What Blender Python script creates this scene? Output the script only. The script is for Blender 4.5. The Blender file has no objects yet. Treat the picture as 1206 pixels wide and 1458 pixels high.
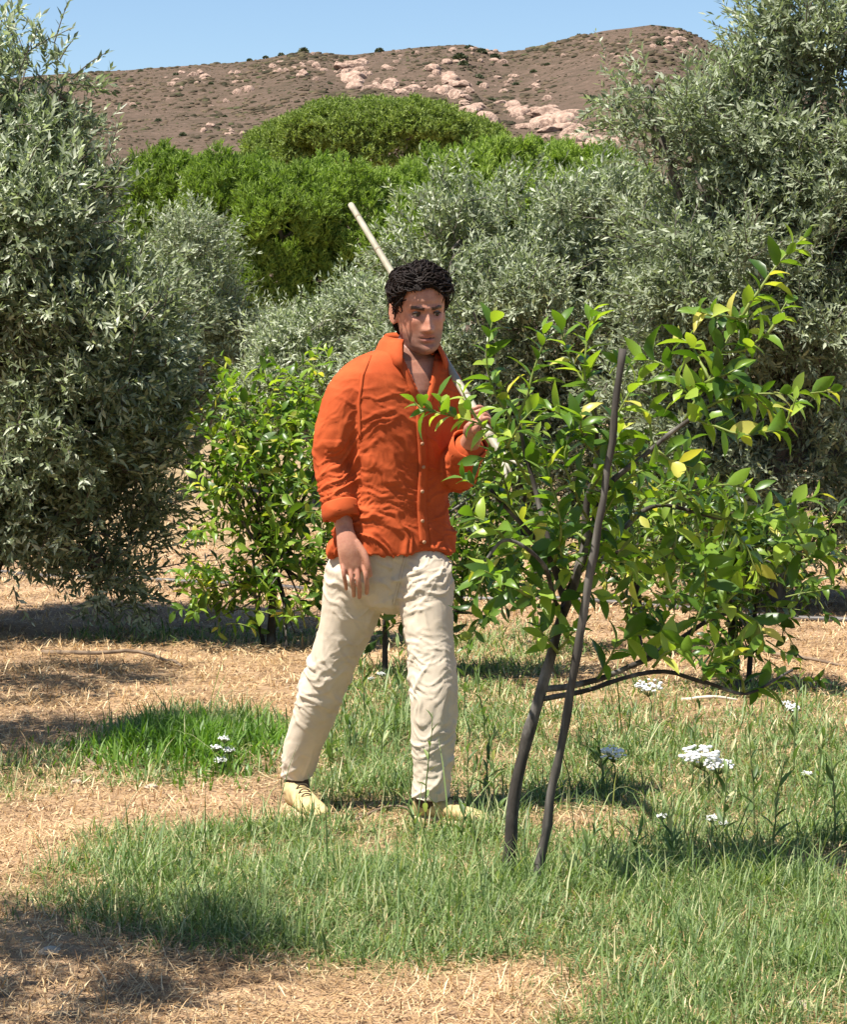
import bpy, bmesh, math, random
import numpy as np
from mathutils import Vector, Matrix, noise
from mathutils.bvhtree import BVHTree

random.seed(7)
rng = np.random.default_rng(7)
R = math.radians
SC = bpy.context.scene
COL = SC.collection

# ------------------------------------------------------------------ camera
F = 3496.0                    # focal length in pixels of the 1206 x 1458 frame
CAMZ = 1.5
PITCH = math.atan(224.0 / F)
cam_d = bpy.data.cameras.new('camera')
cam = bpy.data.objects.new('camera', cam_d)
COL.objects.link(cam)
cam.location = (0, 0, CAMZ)
cam.rotation_euler = (R(90) - PITCH, 0, 0)
cam_d.sensor_fit = 'VERTICAL'
cam_d.sensor_height = 24.0
cam_d.lens = 24.0 * F / 1458.0
cam_d.clip_start = 0.1
cam_d.clip_end = 4000
SC.camera = cam

# ------------------------------------------------------------------ sky and sun
SUN_EL = R(64)
SUN_H = Vector((-math.cos(R(29)), -math.sin(R(29)), 0))
SUN_DIR = SUN_H * math.cos(SUN_EL) + Vector((0, 0, math.sin(SUN_EL)))
world = bpy.data.worlds.new('World')
SC.world = world
world.use_nodes = True
wn = world.node_tree
for n in list(wn.nodes):
    wn.nodes.remove(n)
w_out = wn.nodes.new('ShaderNodeOutputWorld')
w_bg = wn.nodes.new('ShaderNodeBackground')
w_sky = wn.nodes.new('ShaderNodeTexSky')
w_sky.sky_type = 'NISHITA'
w_sky.sun_disc = False
w_sky.sun_elevation = SUN_EL
w_sky.sun_rotation = math.atan2(SUN_H.x, SUN_H.y)
w_sky.altitude = 300
w_sky.air_density = 1.0
w_sky.dust_density = 0.15
w_sky.ozone_density = 4.0
w_bg.inputs['Strength'].default_value = 0.07
wn.links.new(w_sky.outputs[0], w_bg.inputs[0])
wn.links.new(w_bg.outputs[0], w_out.inputs[0])
sun_d = bpy.data.lights.new('sun', 'SUN')
sun_d.energy = 5.0
sun_d.angle = R(0.53)
sun_d.color = (1.0, 0.945, 0.86)
sun = bpy.data.objects.new('sun', sun_d)
COL.objects.link(sun)
sun.location = (-20, -10, 40)
sun.rotation_euler = (-SUN_DIR).to_track_quat('-Z', 'Y').to_euler()

SC.render.engine = 'CYCLES'
SC.cycles.use_denoising = True
SC.cycles.max_bounces = 8
SC.cycles.transparent_max_bounces = 8
SC.view_settings.view_transform = 'Standard'
SC.view_settings.look = 'None'
SC.view_settings.exposure = 1.1
SC.view_settings.gamma = 1.0

# ------------------------------------------------------------------ helpers
_cp, _sp = math.cos(PITCH), math.sin(PITCH)


def at(px, py, Y):
    """world point seen at a pixel of the photograph, at distance Y along the ground"""
    u, v = (px - 603.0) / F, (729.0 - py) / F
    d = Vector((u, _cp + v * _sp, -_sp + v * _cp))
    t = Y / d.y
    return Vector((d.x * t, Y, CAMZ + d.z * t))


def ground(px, py):
    u, v = (px - 603.0) / F, (729.0 - py) / F
    d = Vector((u, _cp + v * _sp, -_sp + v * _cp))
    t = -CAMZ / d.z
    return Vector((d.x * t, d.y * t, 0))


def gz(x, y):
    """height of the ground"""
    a = 0.035 * noise.noise(Vector((x * 0.45, y * 0.45, 3.1))) + 0.015 * noise.noise(Vector((x * 1.7, y * 1.7, 9.2)))
    a -= 0.030 * math.exp(-((x + .40) / .22) ** 2 - ((y - 8.12) / .22) ** 2)      # the hollow the rear foot stands in
    return a


def on_ground(px, py):
    p = ground(px, py)
    p.z = gz(p.x, p.y)
    return p


def tag(o, label=None, cat=None, group=None, kind=None):
    if label: o['label'] = label
    if cat: o['category'] = cat
    if group: o['group'] = group
    if kind: o['kind'] = kind
    return o


def empty(name, loc, label, cat, group=None):
    o = bpy.data.objects.new(name, None)
    o.empty_display_size = 0.1
    COL.objects.link(o)
    o.location = loc
    return tag(o, label, cat, group)


def link(name, me, mat, parent=None, kind=None):
    """mesh object whose mesh is written in world coordinates; parents are unrotated empties or meshes at a location"""
    o = bpy.data.objects.new(name, me)
    COL.objects.link(o)
    if mat is not None and not me.materials:
        me.materials.append(mat)
    if parent is not None:
        o.parent = parent
    if kind: o['kind'] = kind
    return o


def np_mesh(name, verts, faces, smooth=False, attrs=None, origin=None):
    """verts (N,3); faces: list of int arrays (M,3) or (M,4)"""
    verts = np.asarray(verts, dtype=np.float32).reshape(-1, 3)
    if origin is not None:
        verts = verts - np.array(origin, dtype=np.float32)
    me = bpy.data.meshes.new(name)
    me.vertices.add(len(verts))
    me.vertices.foreach_set('co', verts.ravel())
    faces = [np.asarray(f, dtype=np.int32) for f in faces if len(f)]
    loops = np.concatenate([f.ravel() for f in faces])
    sizes = np.concatenate([np.full(len(f), f.shape[1], dtype=np.int32) for f in faces])
    starts = np.concatenate([[0], np.cumsum(sizes)[:-1]]).astype(np.int32)
    me.loops.add(len(loops))
    me.loops.foreach_set('vertex_index', loops)
    me.polygons.add(len(sizes))
    me.polygons.foreach_set('loop_start', starts)
    me.polygons.foreach_set('loop_total', sizes)
    if smooth:
        me.polygons.foreach_set('use_smooth', np.ones(len(sizes), dtype=bool))
    for k, v in (attrs or {}).items():
        v = np.asarray(v, dtype=np.float32)
        if v.ndim == 1:
            a = me.attributes.new(k, 'FLOAT', 'POINT')
            a.data.foreach_set('value', v)
        else:
            a = me.attributes.new(k, 'FLOAT_COLOR', 'POINT')
            a.data.foreach_set('color', v.ravel())
    me.update(calc_edges=True)
    me.validate()
    return me


def norm(a):
    return a / np.maximum(np.linalg.norm(a, axis=-1, keepdims=True), 1e-9)


def frames(d, n):
    """orthonormal frames (N,3,3) with columns x, y=d, z~n"""
    y = norm(d)
    x = norm(np.cross(y, n))
    z = np.cross(x, y)
    return np.stack([x, y, z], axis=-1)


def stamp(tv, tf, pos, d, n, s, rnd=None, sx=None):
    """stamp a template (k,3)/(faces) at every pos; returns verts, faces(list), rnd per vert"""
    tv = np.asarray(tv, dtype=np.float32)
    N, k = len(pos), len(tv)
    M = frames(d, n)
    loc = tv[None, :, :] * s[:, None, None]
    if sx is not None:
        loc = loc * np.stack([sx, np.ones(N), np.ones(N)], -1)[:, None, :]
    v = np.einsum('nij,nkj->nki', M, loc) + pos[:, None, :]
    off = (np.arange(N) * k)[:, None, None]
    f = [(np.asarray(g)[None] + off).reshape(-1, np.asarray(g).shape[1]) for g in tf]
    if rnd is None:
        rnd = rng.random(N)
    return v.reshape(-1, 3), f, np.repeat(rnd, k)


def tubes(lines, sides=6):
    """lines: list of (points (k,3), radii (k)); returns verts, quads"""
    V, Q, off = [], [], 0
    ang = np.linspace(0, 2 * math.pi, sides, endpoint=False)
    for pts, rad in lines:
        pts = np.asarray(pts, dtype=float)
        rad = np.asarray(rad, dtype=float)
        k = len(pts)
        t = norm(np.gradient(pts, axis=0))
        ref = np.array([0.31, 0.87, 0.38]) if abs(t[0] @ np.array([0.31, 0.87, 0.38])) < 0.9 else np.array([1.0, 0, 0])
        x = norm(np.cross(t, ref)); z = np.cross(x, t)
        ring = pts[:, None, :] + rad[:, None, None] * (np.cos(ang)[None, :, None] * x[:, None, :] + np.sin(ang)[None, :, None] * z[:, None, :])
        V.append(ring.reshape(-1, 3))
        i = np.arange(k - 1)[:, None] * sides + off
        j = np.arange(sides)[None, :]
        j2 = (j + 1) % sides
        Q.append(np.stack([i + j, i + j2, i + sides + j2, i + sides + j], -1).reshape(-1, 4))
        cap0 = np.arange(sides)[::-1] + off
        capk = np.arange(sides) + off + (k - 1) * sides
        if sides == 6:
            for c in (cap0, capk):
                Q.append(np.array([[c[0], c[1], c[2], c[3]], [c[0], c[3], c[4], c[5]]]))
        elif sides == 8:
            for c in (cap0, capk):
                Q.append(np.array([[c[0], c[1], c[2], c[3]], [c[0], c[3], c[4], c[7]], [c[4], c[5], c[6], c[7]]]))
        off += k * sides
    return np.concatenate(V), np.concatenate(Q)


def curve(points, n):
    """smooth Catmull-Rom through points, n samples"""
    P = [np.array(p, dtype=float) for p in points]
    if len(P) == 2:
        t = np.linspace(0, 1, n)[:, None]
        return P[0] * (1 - t) + P[1] * t
    P = [2 * P[0] - P[1]] + P + [2 * P[-1] - P[-2]]
    segs = len(P) - 3
    out = []
    for s in np.linspace(0, segs - 1e-6, n):
        i = int(s); t = s - i
        a, b, c, d = P[i:i + 4]
        out.append(0.5 * ((2 * b) + (-a + c) * t + (2 * a - 5 * b + 4 * c - d) * t * t + (-a + 3 * b - 3 * c + d) * t ** 3))
    return np.array(out)


def wobble(pts, amp, freq, seed):
    pts = np.array(pts, dtype=float)
    for i, p in enumerate(pts):
        v = Vector(p) * freq + Vector((seed * 7.7, seed * 3.1, 0))
        pts[i] += amp * np.array([noise.noise(v), noise.noise(v + Vector((9, 0, 0))), noise.noise(v + Vector((0, 9, 0)))]) * min(1, i / 2)
    return pts


# ------------------------------------------------------------------ materials
def new_mat(name):
    m = bpy.data.materials.new(name)
    m.use_nodes = True
    nt = m.node_tree
    for n in list(nt.nodes):
        nt.nodes.remove(n)
    out = nt.nodes.new('ShaderNodeOutputMaterial')
    return m, nt, out


def N(nt, kind, **kw):
    n = nt.nodes.new(kind)
    for k, v in kw.items():
        setattr(n, k, v)
    return n


def ramp(nt, stops, fac):
    r = nt.nodes.new('ShaderNodeValToRGB')
    els = r.color_ramp.elements
    while len(els) < len(stops):
        els.new(0.5)
    for e, (p, c) in zip(els, stops):
        e.position = p
        e.color = (*c, 1)
    nt.links.new(fac, r.inputs[0])
    return r.outputs[0]


def noise_tex(nt, scale, detail=4, rough=0.6, coord='Object', vec=None):
    t = nt.nodes.new('ShaderNodeTexNoise')
    t.inputs['Scale'].default_value = scale
    t.inputs['Detail'].default_value = detail
    t.inputs['Roughness'].default_value = rough
    if vec is None:
        tc = nt.nodes.new('ShaderNodeTexCoord')
        vec = tc.outputs[coord]
    nt.links.new(vec, t.inputs['Vector'])
    return t


def leaf_mat(name, stops, trans, tmix=0.3, rough=0.45, spec=0.4):
    """leaf colours by a random number per leaf; light passes through the blade"""
    m, nt, out = new_mat(name)
    a = N(nt, 'ShaderNodeAttribute', attribute_name='rnd')
    oi = N(nt, 'ShaderNodeObjectInfo')
    ad = N(nt, 'ShaderNodeMath', operation='ADD')
    fr = N(nt, 'ShaderNodeMath', operation='FRACT')
    nt.links.new(a.outputs['Fac'], ad.inputs[0])
    nt.links.new(oi.outputs['Random'], ad.inputs[1])
    nt.links.new(ad.outputs[0], fr.inputs[0])
    col = ramp(nt, stops, fr.outputs[0])
    p = N(nt, 'ShaderNodeBsdfPrincipled')
    p.inputs['Roughness'].default_value = rough
    p.inputs['Specular IOR Level'].default_value = spec
    nt.links.new(col, p.inputs['Base Color'])
    tr = N(nt, 'ShaderNodeBsdfTranslucent')
    mc = N(nt, 'ShaderNodeMix', data_type='RGBA', blend_type='MULTIPLY')
    mc.inputs[0].default_value = 1.0
    nt.links.new(col, mc.inputs[6])
    mc.inputs[7].default_value = (*trans, 1)
    nt.links.new(mc.outputs[2], tr.inputs[0])
    mx = N(nt, 'ShaderNodeMixShader')
    mx.inputs[0].default_value = tmix
    nt.links.new(p.outputs[0], mx.inputs[1])
    nt.links.new(tr.outputs[0], mx.inputs[2])
    nt.links.new(mx.outputs[0], out.inputs[0])
    return m


def surf_mat(name, stops, scale=8, detail=6, rough=0.8, spec=0.3, bump=0.3, bscale=None, bdist=0.01, coord='Object', stretch=None):
    m, nt, out = new_mat(name)
    tc = N(nt, 'ShaderNodeTexCoord')
    vec = tc.outputs[coord]
    if stretch:
        mp = N(nt, 'ShaderNodeMapping')
        mp.inputs['Scale'].default_value = stretch
        nt.links.new(vec, mp.inputs[0])
        vec = mp.outputs[0]
    t = noise_tex(nt, scale, detail, vec=vec)
    col = ramp(nt, stops, t.outputs[0])
    p = N(nt, 'ShaderNodeBsdfPrincipled')
    p.inputs['Roughness'].default_value = rough
    p.inputs['Specular IOR Level'].default_value = spec
    nt.links.new(col, p.inputs['Base Color'])
    if bump:
        b = N(nt, 'ShaderNodeBump')
        b.inputs['Strength'].default_value = bump
        b.inputs['Distance'].default_value = bdist
        t2 = noise_tex(nt, bscale or scale * 3, 5, vec=vec)
        nt.links.new(t2.outputs[0], b.inputs['Height'])
        nt.links.new(b.outputs[0], p.inputs['Normal'])
    nt.links.new(p.outputs[0], out.inputs[0])
    return m


M_OLIVE = leaf_mat('olive_leaf', [(0, (.10, .125, .065)), (.3, (.20, .235, .135)), (.65, (.32, .355, .23)), (.9, (.46, .49, .35)), (1, (.6, .62, .49))], (1.2, 1.4, .75), .3, .42, .45)
M_OLIVE_B = leaf_mat('olive_leaf_grey', [(0, (.10, .125, .068)), (.4, (.20, .23, .138)), (.8, (.32, .355, .235)), (1, (.5, .53, .39))], (1.2, 1.4, .75), .3, .5, .4)
M_LEMON = leaf_mat('lemon_leaf', [(0, (.035, .08, .011)), (.3, (.085, .165, .02)), (.65, (.17, .275, .032)), (.92, (.31, .41, .06)), (1, (.55, .48, .12))], (1.7, 1.8, .5), .36, .36, .4)
M_LEMON_SHADE = leaf_mat('shaded_lemon_leaf', [(0, (.025, .055, .01)), (.45, (.06, .115, .014)), (.8, (.115, .195, .022)), (.95, (.24, .33, .045)), (1, (.5, .45, .1))], (1.7, 1.8, .5), .3, .36, .4)  # darker copy of the lemon leaf: shade on the trees behind, put into the colour
M_PINE = leaf_mat('pine_needle', [(0, (.095, .145, .026)), (.5, (.20, .285, .05)), (1, (.32, .41, .09))], (1.3, 1.5, .6), .32, .6, .25)
M_PINE_B = leaf_mat('stone_pine_needle', [(0, (.12, .165, .038)), (.5, (.215, .275, .066)), (1, (.29, .355, .10))], (1.3, 1.5, .6), .28, .6, .2)
M_GRASS = leaf_mat('green_grass', [(0, (.06, .105, .03)), (.45, (.125, .195, .06)), (.8, (.21, .28, .10)), (.93, (.34, .37, .17)), (1, (.52, .48, .27))], (1.4, 1.6, .6), .3, .5, .35)
M_TUFT = leaf_mat('bright_grass', [(0, (.06, .13, .015)), (.6, (.12, .23, .03)), (1, (.2, .31, .06))], (1.4, 1.6, .5), .35, .45, .4)
M_STRAW = leaf_mat('dry_grass', [(0, (.22, .13, .065)), (.4, (.44, .285, .14)), (.8, (.63, .45, .24)), (1, (.78, .64, .41))], (1.1, 1.0, .8), .2, .6, .3)
M_SCRUB = leaf_mat('scrub_leaf', [(0, (.045, .06, .03)), (.6, (.085, .10, .05)), (1, (.13, .13, .075))], (1.1, 1.2, .7), .15, .6, .2)
M_OLIVE_BARK = surf_mat('olive_bark', [(.3, (.055, .045, .036)), (.55, (.13, .11, .09)), (.75, (.22, .195, .165))], 14, 6, .9, .2, .6, 40, .01, stretch=(1, 1, .35))
M_LEMON_BARK = surf_mat('lemon_bark', [(.34, (.022, .018, .015)), (.5, (.05, .043, .036)), (.66, (.19, .175, .155))], 11, 6, .85, .2, .5, 60, .004, stretch=(1, 1, .4))
M_TWIG = surf_mat('green_twig', [(.3, (.11, .15, .03)), (.7, (.22, .26, .06))], 20, 3, .6, .3, 0)
M_STAKE = surf_mat('weathered_stake', [(.34, (.028, .024, .02)), (.5, (.075, .066, .056)), (.68, (.24, .22, .195))], 12, 6, .85, .2, .5, 60, .003, stretch=(1, 1, .12))
M_STICK = surf_mat('dry_stick', [(.3, (.11, .075, .05)), (.7, (.26, .19, .13))], 20, 4, .85, .2, .3, 60, .003)
M_HOSE = surf_mat('hose_plastic', [(.3, (.03, .027, .025)), (.7, (.14, .125, .115))], 4, 5, .5, .4, .1, 40, .002)
M_STONE = surf_mat('pale_stone', [(.3, (.38, .31, .23)), (.7, (.62, .54, .43))], 12, 5, .85, .25, .5, 40, .01)
M_ROCK = surf_mat('hill_rock', [(.30, (.15, .10, .078)), (.45, (.33, .22, .165)), (.66, (.50, .36, .275))], 2.6, 8, .9, .2, 1.0, 6, .25)
M_FLOWER = surf_mat('white_petal', [(.3, (.78, .78, .74)), (.7, (.85, .85, .82))], 40, 2, .7, .2, 0)
M_STALK = surf_mat('weed_stalk', [(.3, (.07, .11, .03)), (.7, (.14, .17, .06))], 30, 3, .6, .3, 0)

# ------------------------------------------------------------------ ground
# patches of green growth on the dry field: (px, py, half width px, half height px, weight), given where they lie on the photograph's ground
PATCHES = [
    (620, 1290, 500, 90, 1.0), (1010, 1330, 330, 130, 1.0), (820, 1250, 260, 70, .9), (300, 1255, 270, 95, .9), (1000, 1420, 260, 70, .8),
    (950, 1100, 330, 120, .75), (1150, 1120, 160, 100, .8), (760, 1090, 150, 90, .7), (560, 1060, 120, 110, .8), (680, 1010, 120, 60, .6),
    (265, 1055, 150, 60, 1.0), (60, 1100, 100, 34, .55), (700, 1190, 160, 60, .7), (950, 990, 140, 30, .35), (1150, 1010, 120, 40, .45),
    (300, 905, 220, 14, .5), (720, 930, 150, 40, .6), (560, 985, 110, 40, .7), (60, 1280, 100, 40, .3),
]
DRY = [(840, 1168, 120, 24, .75), (200, 1135, 260, 30, .5), (250, 1420, 420, 55, .9), (620, 1420, 260, 50, .65), (10, 1210, 70, 80, .6), (540, 1150, 90, 22, .5)]


def to_world(lst):
    out = []
    for px, py, rx, ry, w in lst:
        c = ground(px, py)
        sx = rx * c.y / F
        sy = 0.5 * (ground(px, max(560, py - ry)).y - ground(px, py + ry).y)
        out.append((c.x, c.y, sx, sy, w))
    return out


PATCHES_W, DRY_W = to_world(PATCHES), to_world(DRY)


def vnoise(x, y, f, z=0.0):
    return np.array([noise.noise(Vector((a * f, b * f, z))) for a, b in zip(x, y)])


def greenness(x, y, jitter=None):
    x = np.asarray(x, dtype=float); y = np.asarray(y, dtype=float)
    g = np.zeros_like(x)
    n1 = vnoise(x, y, 1.6, 5.0)
    n2 = vnoise(x, y, 4.5, 8.0)
    for cx, cy, sx, sy, w in PATCHES_W:
        q = ((x - cx) / sx) ** 2 + ((y - cy) / sy) ** 2
        g = np.maximum(g, w * np.clip(1.35 - 1.0 * q + 0.75 * n1 + .35 * n2, 0, 1))
    for cx, cy, sx, sy, w in DRY_W:
        q = ((x - cx) / sx) ** 2 + ((y - cy) / sy) ** 2
        g = g * (1 - w * np.clip(1.4 - 1.2 * q + 0.4 * n1, 0, 1))
    g = np.clip(g + 0.25 * n2 * (g > 0.05), 0, 1)
    # the field beyond the grove is faintly green
    g = np.where(y > 19, np.maximum(g, 0.35 + 0.3 * n1), g)
    return g


def axis(lo, hi, dense_lo, dense_hi, step, grow=1.35):
    a = list(np.arange(dense_lo, dense_hi + 1e-6, step))
    s = step
    x = dense_hi
    while x < hi:
        s *= grow; x += s; a.append(min(x, hi))
    s = step
    x = dense_lo
    while x > lo:
        s *= grow; x -= s; a.insert(0, max(x, lo))
    return np.array(a)


def build_ground():
    xs = axis(-900, 900, -5, 5, 0.12)
    ys = axis(-60, 1500, 2, 26, 0.12)
    X, Y = np.meshgrid(xs, ys)
    x, y = X.ravel(), Y.ravel()
    z = np.array([gz(a, b) for a, b in zip(x, y)])
    fade = np.clip(1 - (np.abs(y - 10) - 30) / 60, 0, 1) * np.clip(1 - (np.abs(x) - 20) / 60, 0, 1)
    z = z * fade
    g = greenness(x, y)
    g = np.where((np.abs(x) > 8) | (y > 28), 0.4, g)
    nx, ny = len(xs), len(ys)
    i = (np.arange(ny - 1)[:, None] * nx + np.arange(nx - 1)[None, :]).ravel()
    q = np.stack([i, i + 1, i + nx + 1, i + nx], -1)
    m, nt, out = new_mat('dry_soil')
    tc = N(nt, 'ShaderNodeTexCoord')
    t1 = noise_tex(nt, 1.3, 6, .65, vec=tc.outputs['Object'])
    t2 = noise_tex(nt, 28, 6, .7, vec=tc.outputs['Object'])
    c1 = ramp(nt, [(.3, (.24, .155, .085)), (.5, (.42, .275, .155)), (.7, (.57, .40, .235))], t2.outputs[0])
    c2 = ramp(nt, [(.38, (.14, .09, .06)), (.5, (.30, .20, .125)), (.65, (.50, .335, .20))], t1.outputs[0])
    mx = N(nt, 'ShaderNodeMix', data_type='RGBA'); mx.inputs[0].default_value = .55
    nt.links.new(c1, mx.inputs[6]); nt.links.new(c2, mx.inputs[7])
    gcol = ramp(nt, [(.3, (.07, .085, .03)), (.7, (.15, .16, .065))], t2.outputs[0])
    at_ = N(nt, 'ShaderNodeAttribute', attribute_name='green')
    mg = N(nt, 'ShaderNodeMix', data_type='RGBA')
    mul = N(nt, 'ShaderNodeMath', operation='MULTIPLY'); mul.inputs[1].default_value = .75
    nt.links.new(at_.outputs['Fac'], mul.inputs[0])
    nt.links.new(mul.outputs[0], mg.inputs[0]); nt.links.new(mx.outputs[2], mg.inputs[6]); nt.links.new(gcol, mg.inputs[7])
    p = N(nt, 'ShaderNodeBsdfPrincipled'); p.inputs['Roughness'].default_value = .95; p.inputs['Specular IOR Level'].default_value = .15
    nt.links.new(mg.outputs[2], p.inputs['Base Color'])
    b = N(nt, 'ShaderNodeBump'); b.inputs['Strength'].default_value = .8; b.inputs['Distance'].default_value = .02
    nt.links.new(t2.outputs[0], b.inputs['Height']); nt.links.new(b.outputs[0], p.inputs['Normal'])
    nt.links.new(p.outputs[0], out.inputs[0])
    me = np_mesh('ground', np.stack([x, y, z], -1), [q], True, {'green': g})
    tag(link('ground', me, m), 'dry straw coloured grove soil with green patches', None, None, 'structure')


build_ground()


def blades(pos, h, w, head, lean, curl, name, mat, label, rnd, origin=None):
    """grass blades: three segments tapering to a tip"""
    n = len(pos)
    t = np.array([0, .35, .7, 1.0])
    fw = np.array([.8, 1.0, .7, 0])
    hd = np.stack([np.cos(head), np.sin(head), np.zeros(n)], -1)
    sd = np.stack([-np.sin(head), np.cos(head), np.zeros(n)], -1)
    V = np.zeros((n, 7, 3))
    for i, (tt, ff) in enumerate(zip(t, fw)):
        ang = lean + curl * tt
        # integrate arc crudely
        r = h * tt
        c = pos + (np.sin(ang) * r)[:, None] * hd + np.array([0, 0, 1.0]) * (np.cos(ang) * r)[:, None]
        if i < 3:
            V[:, 2 * i] = c - sd * (w * ff * .5)[:, None]
            V[:, 2 * i + 1] = c + sd * (w * ff * .5)[:, None]
        else:
            V[:, 6] = c
    V[:, :, 2] = np.maximum(V[:, :, 2], pos[:, None, 2] + .002)
    off = (np.arange(n) * 7)[:, None, None]
    quads = (np.array([[0, 1, 3, 2], [2, 3, 5, 4]])[None] + off).reshape(-1, 4)
    tris = (np.array([[4, 5, 6]])[None] + off).reshape(-1, 3)
    me = np_mesh(name, V.reshape(-1, 3), [quads, tris], False, {'rnd': np.repeat(rnd, 7)})
    o = link(name, me, mat)
    tag(o, label, name.split('_')[-1], None, 'stuff')
    return o


def scatter(n, y0, y1, margin=.7):
    """random ground points over the field in view and a margin beside it, denser where it is nearer"""
    u = rng.random(n)
    y = y0 * (y1 / y0) ** u
    half = 603.0 / F * y + margin
    x = (rng.random(n) * 2 - 1) * half
    return x, y


def build_grass():
    # green blades
    x, y = scatter(400000, 4.7, 19)
    g = greenness(x, y)
    dens = np.clip((9.0 / y) ** .6, .4, 1.2)
    pn = vnoise(x, y, 5.5, 12.0) + .6 * vnoise(x, y, 14, 3.0)
    keep = rng.random(len(x)) < g ** 1.1 * 1.1 * dens * np.clip(.75 + .75 * pn, .1, 1)
    x, y, g = x[keep], y[keep], g[keep]
    n = len(x)
    z = np.array([gz(a, b) for a, b in zip(x, y)])
    clump = vnoise(x, y, 3.0, 2.0)
    h = (.03 + .075 * rng.random(n) ** 1.6) * (.6 + .55 * g) * (1 + .7 * clump)
    tall = rng.random(n) < .03
    h[tall] *= 2.4
    rough_ = 1.3 * np.exp(-((x - .25) / .3) ** 2 - ((y - 7.05) / .35) ** 2) + (np.exp(-((x + .15) / .5) ** 2 - ((y - 9.3) / .8) ** 2) + np.exp(-((x - .75) / .8) ** 2 - ((y - 7.3) / .7) ** 2))
    h *= 1 + .9 * np.clip(rough_, 0, 1) * rng.random(n)
    dist = np.clip(y / 8, .8, 1.8)
    w = (.0028 + .0026 * rng.random(n)) * dist
    rnd = np.clip(rng.random(n) * .85 + .15 * clump + .15 * (1 - g), 0, .999)
    print('green blades', n)
    blades(np.stack([x, y, z], -1), h, w, rng.random(n) * 6.283, rng.random(n) * .8, rng.random(n) * 1.2, 'green_grass', M_GRASS, 'green grass growing in patches across the dry grove', rnd)
    # the bright tuft beside the walker
    c = on_ground(262, 1082)
    n = 3600
    a = rng.random(n) * 6.283
    r = np.abs(rng.normal(size=n)) * .62
    x = c.x + np.cos(a) * r * .42 + .05 * np.sin(a * 3); y = c.y + .2 + np.sin(a) * r * .6
    z = np.array([gz(p, q) for p, q in zip(x, y)])
    h = (.05 + .12 * rng.random(n)) * np.clip(1.15 - .6 * r, .35, 1.2) * (1 + .6 * vnoise(x, y, 6, 1.0))
    blades(np.stack([x, y, z], -1), h, .006 + .004 * rng.random(n), rng.random(n) * 6.283, rng.random(n) * .4, rng.random(n) * .9, 'bright_grass', M_TUFT, 'thick tuft of bright green grass behind a white flower', rng.random(n) * .999)
    # dry standing grass
    x, y = scatter(150000, 4.7, 22)
    g = greenness(x, y)
    keep = rng.random(len(x)) < (.38 + .4 * (1 - g))
    x, y = x[keep], y[keep]
    n = len(x)
    z = np.array([gz(a, b) for a, b in zip(x, y)])
    dist = np.clip(y / 8, .8, 2.4)
    cl = vnoise(x, y, 2.2, 4.0)
    h = (.02 + .055 * rng.random(n) ** 2) * (1 + .7 * cl)
    lean = .4 + rng.random(n) * 1.0
    blades(np.stack([x, y, z], -1), h, (.003 + .002 * rng.random(n)) * dist, rng.random(n) * 6.283, lean, rng.random(n) * .6, 'dry_grass', M_STRAW, 'short dry straw coloured grass standing all over the grove', np.clip(.42 * rng.random(n) + .28 + .55 * vnoise(x, y, 1.9, 21.0) + .25 * vnoise(x, y, 6, 22.0), 0, .95))
    # straw litter lying flat
    x, y = scatter(190000, 4.7, 24)
    g = greenness(x, y)
    keep = rng.random(len(x)) < (.35 + .65 * (1 - g)) * np.clip(.75 + 1.1 * vnoise(x, y, 2.6, 31.0), .12, 1)
    x, y = x[keep], y[keep]
    n = len(x)
    z = np.array([gz(a, b) for a, b in zip(x, y)]) + .004 + .02 * rng.random(n)
    dist = np.clip(y / 8, .8, 2.4)
    h = (.02 + .06 * rng.random(n) ** 1.8) * np.clip(dist, 1, 1.5)
    blades(np.stack([x, y, z], -1), h, (.0025 + .002 * rng.random(n)) * dist, rng.random(n) * 6.283, 1.25 + .35 * rng.random(n), .25 * rng.random(n), 'straw_litter', M_STRAW, 'loose mown straw lying over the dry ground', np.clip(.5 * rng.random(n) + .25 + .6 * vnoise(x, y, 1.9, 21.0) + .3 * vnoise(x, y, 6, 22.0), 0, .999))


build_grass()

# ------------------------------------------------------------------ hill
RIDGE = [(-900, 330), (-500, 210), (-200, 140), (0, 112), (135, 101), (200, 97), (270, 91), (330, 88), (430, 74), (500, 77), (540, 72), (600, 66), (660, 62), (712, 73), (750, 69), (800, 57), (860, 43), (930, 34), (970, 39), (1030, 66), (1090, 92), (1200, 125), (1500, 190), (2100, 330)]
HILL_Y0, HILL_Y1 = 170.0, 400.0
_rx = np.array([at(p, q, HILL_Y1).x for p, q in RIDGE])
_rz = np.array([at(p, q, HILL_Y1).z for p, q in RIDGE])


def hill_z(x, y):
    top = float(np.interp(x * HILL_Y1 / min(max(y, 200), HILL_Y1 + 40), _rx, _rz))
    t = (y - HILL_Y0) / (HILL_Y1 - HILL_Y0)
    if t <= 0:
        return -1.0
    s = t ** 1.12 if t < 1 else 1 - (t - 1) * .9
    v = Vector((x * .035, y * .035, 1.7))
    rough = 1.5 * noise.fractal(v, 1.0, 2.0, 4) * min(1, t * 2) * (1 - .75 * max(0, 1 - abs(t - 1) * 6))
    return top * s + rough - .2


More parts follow.
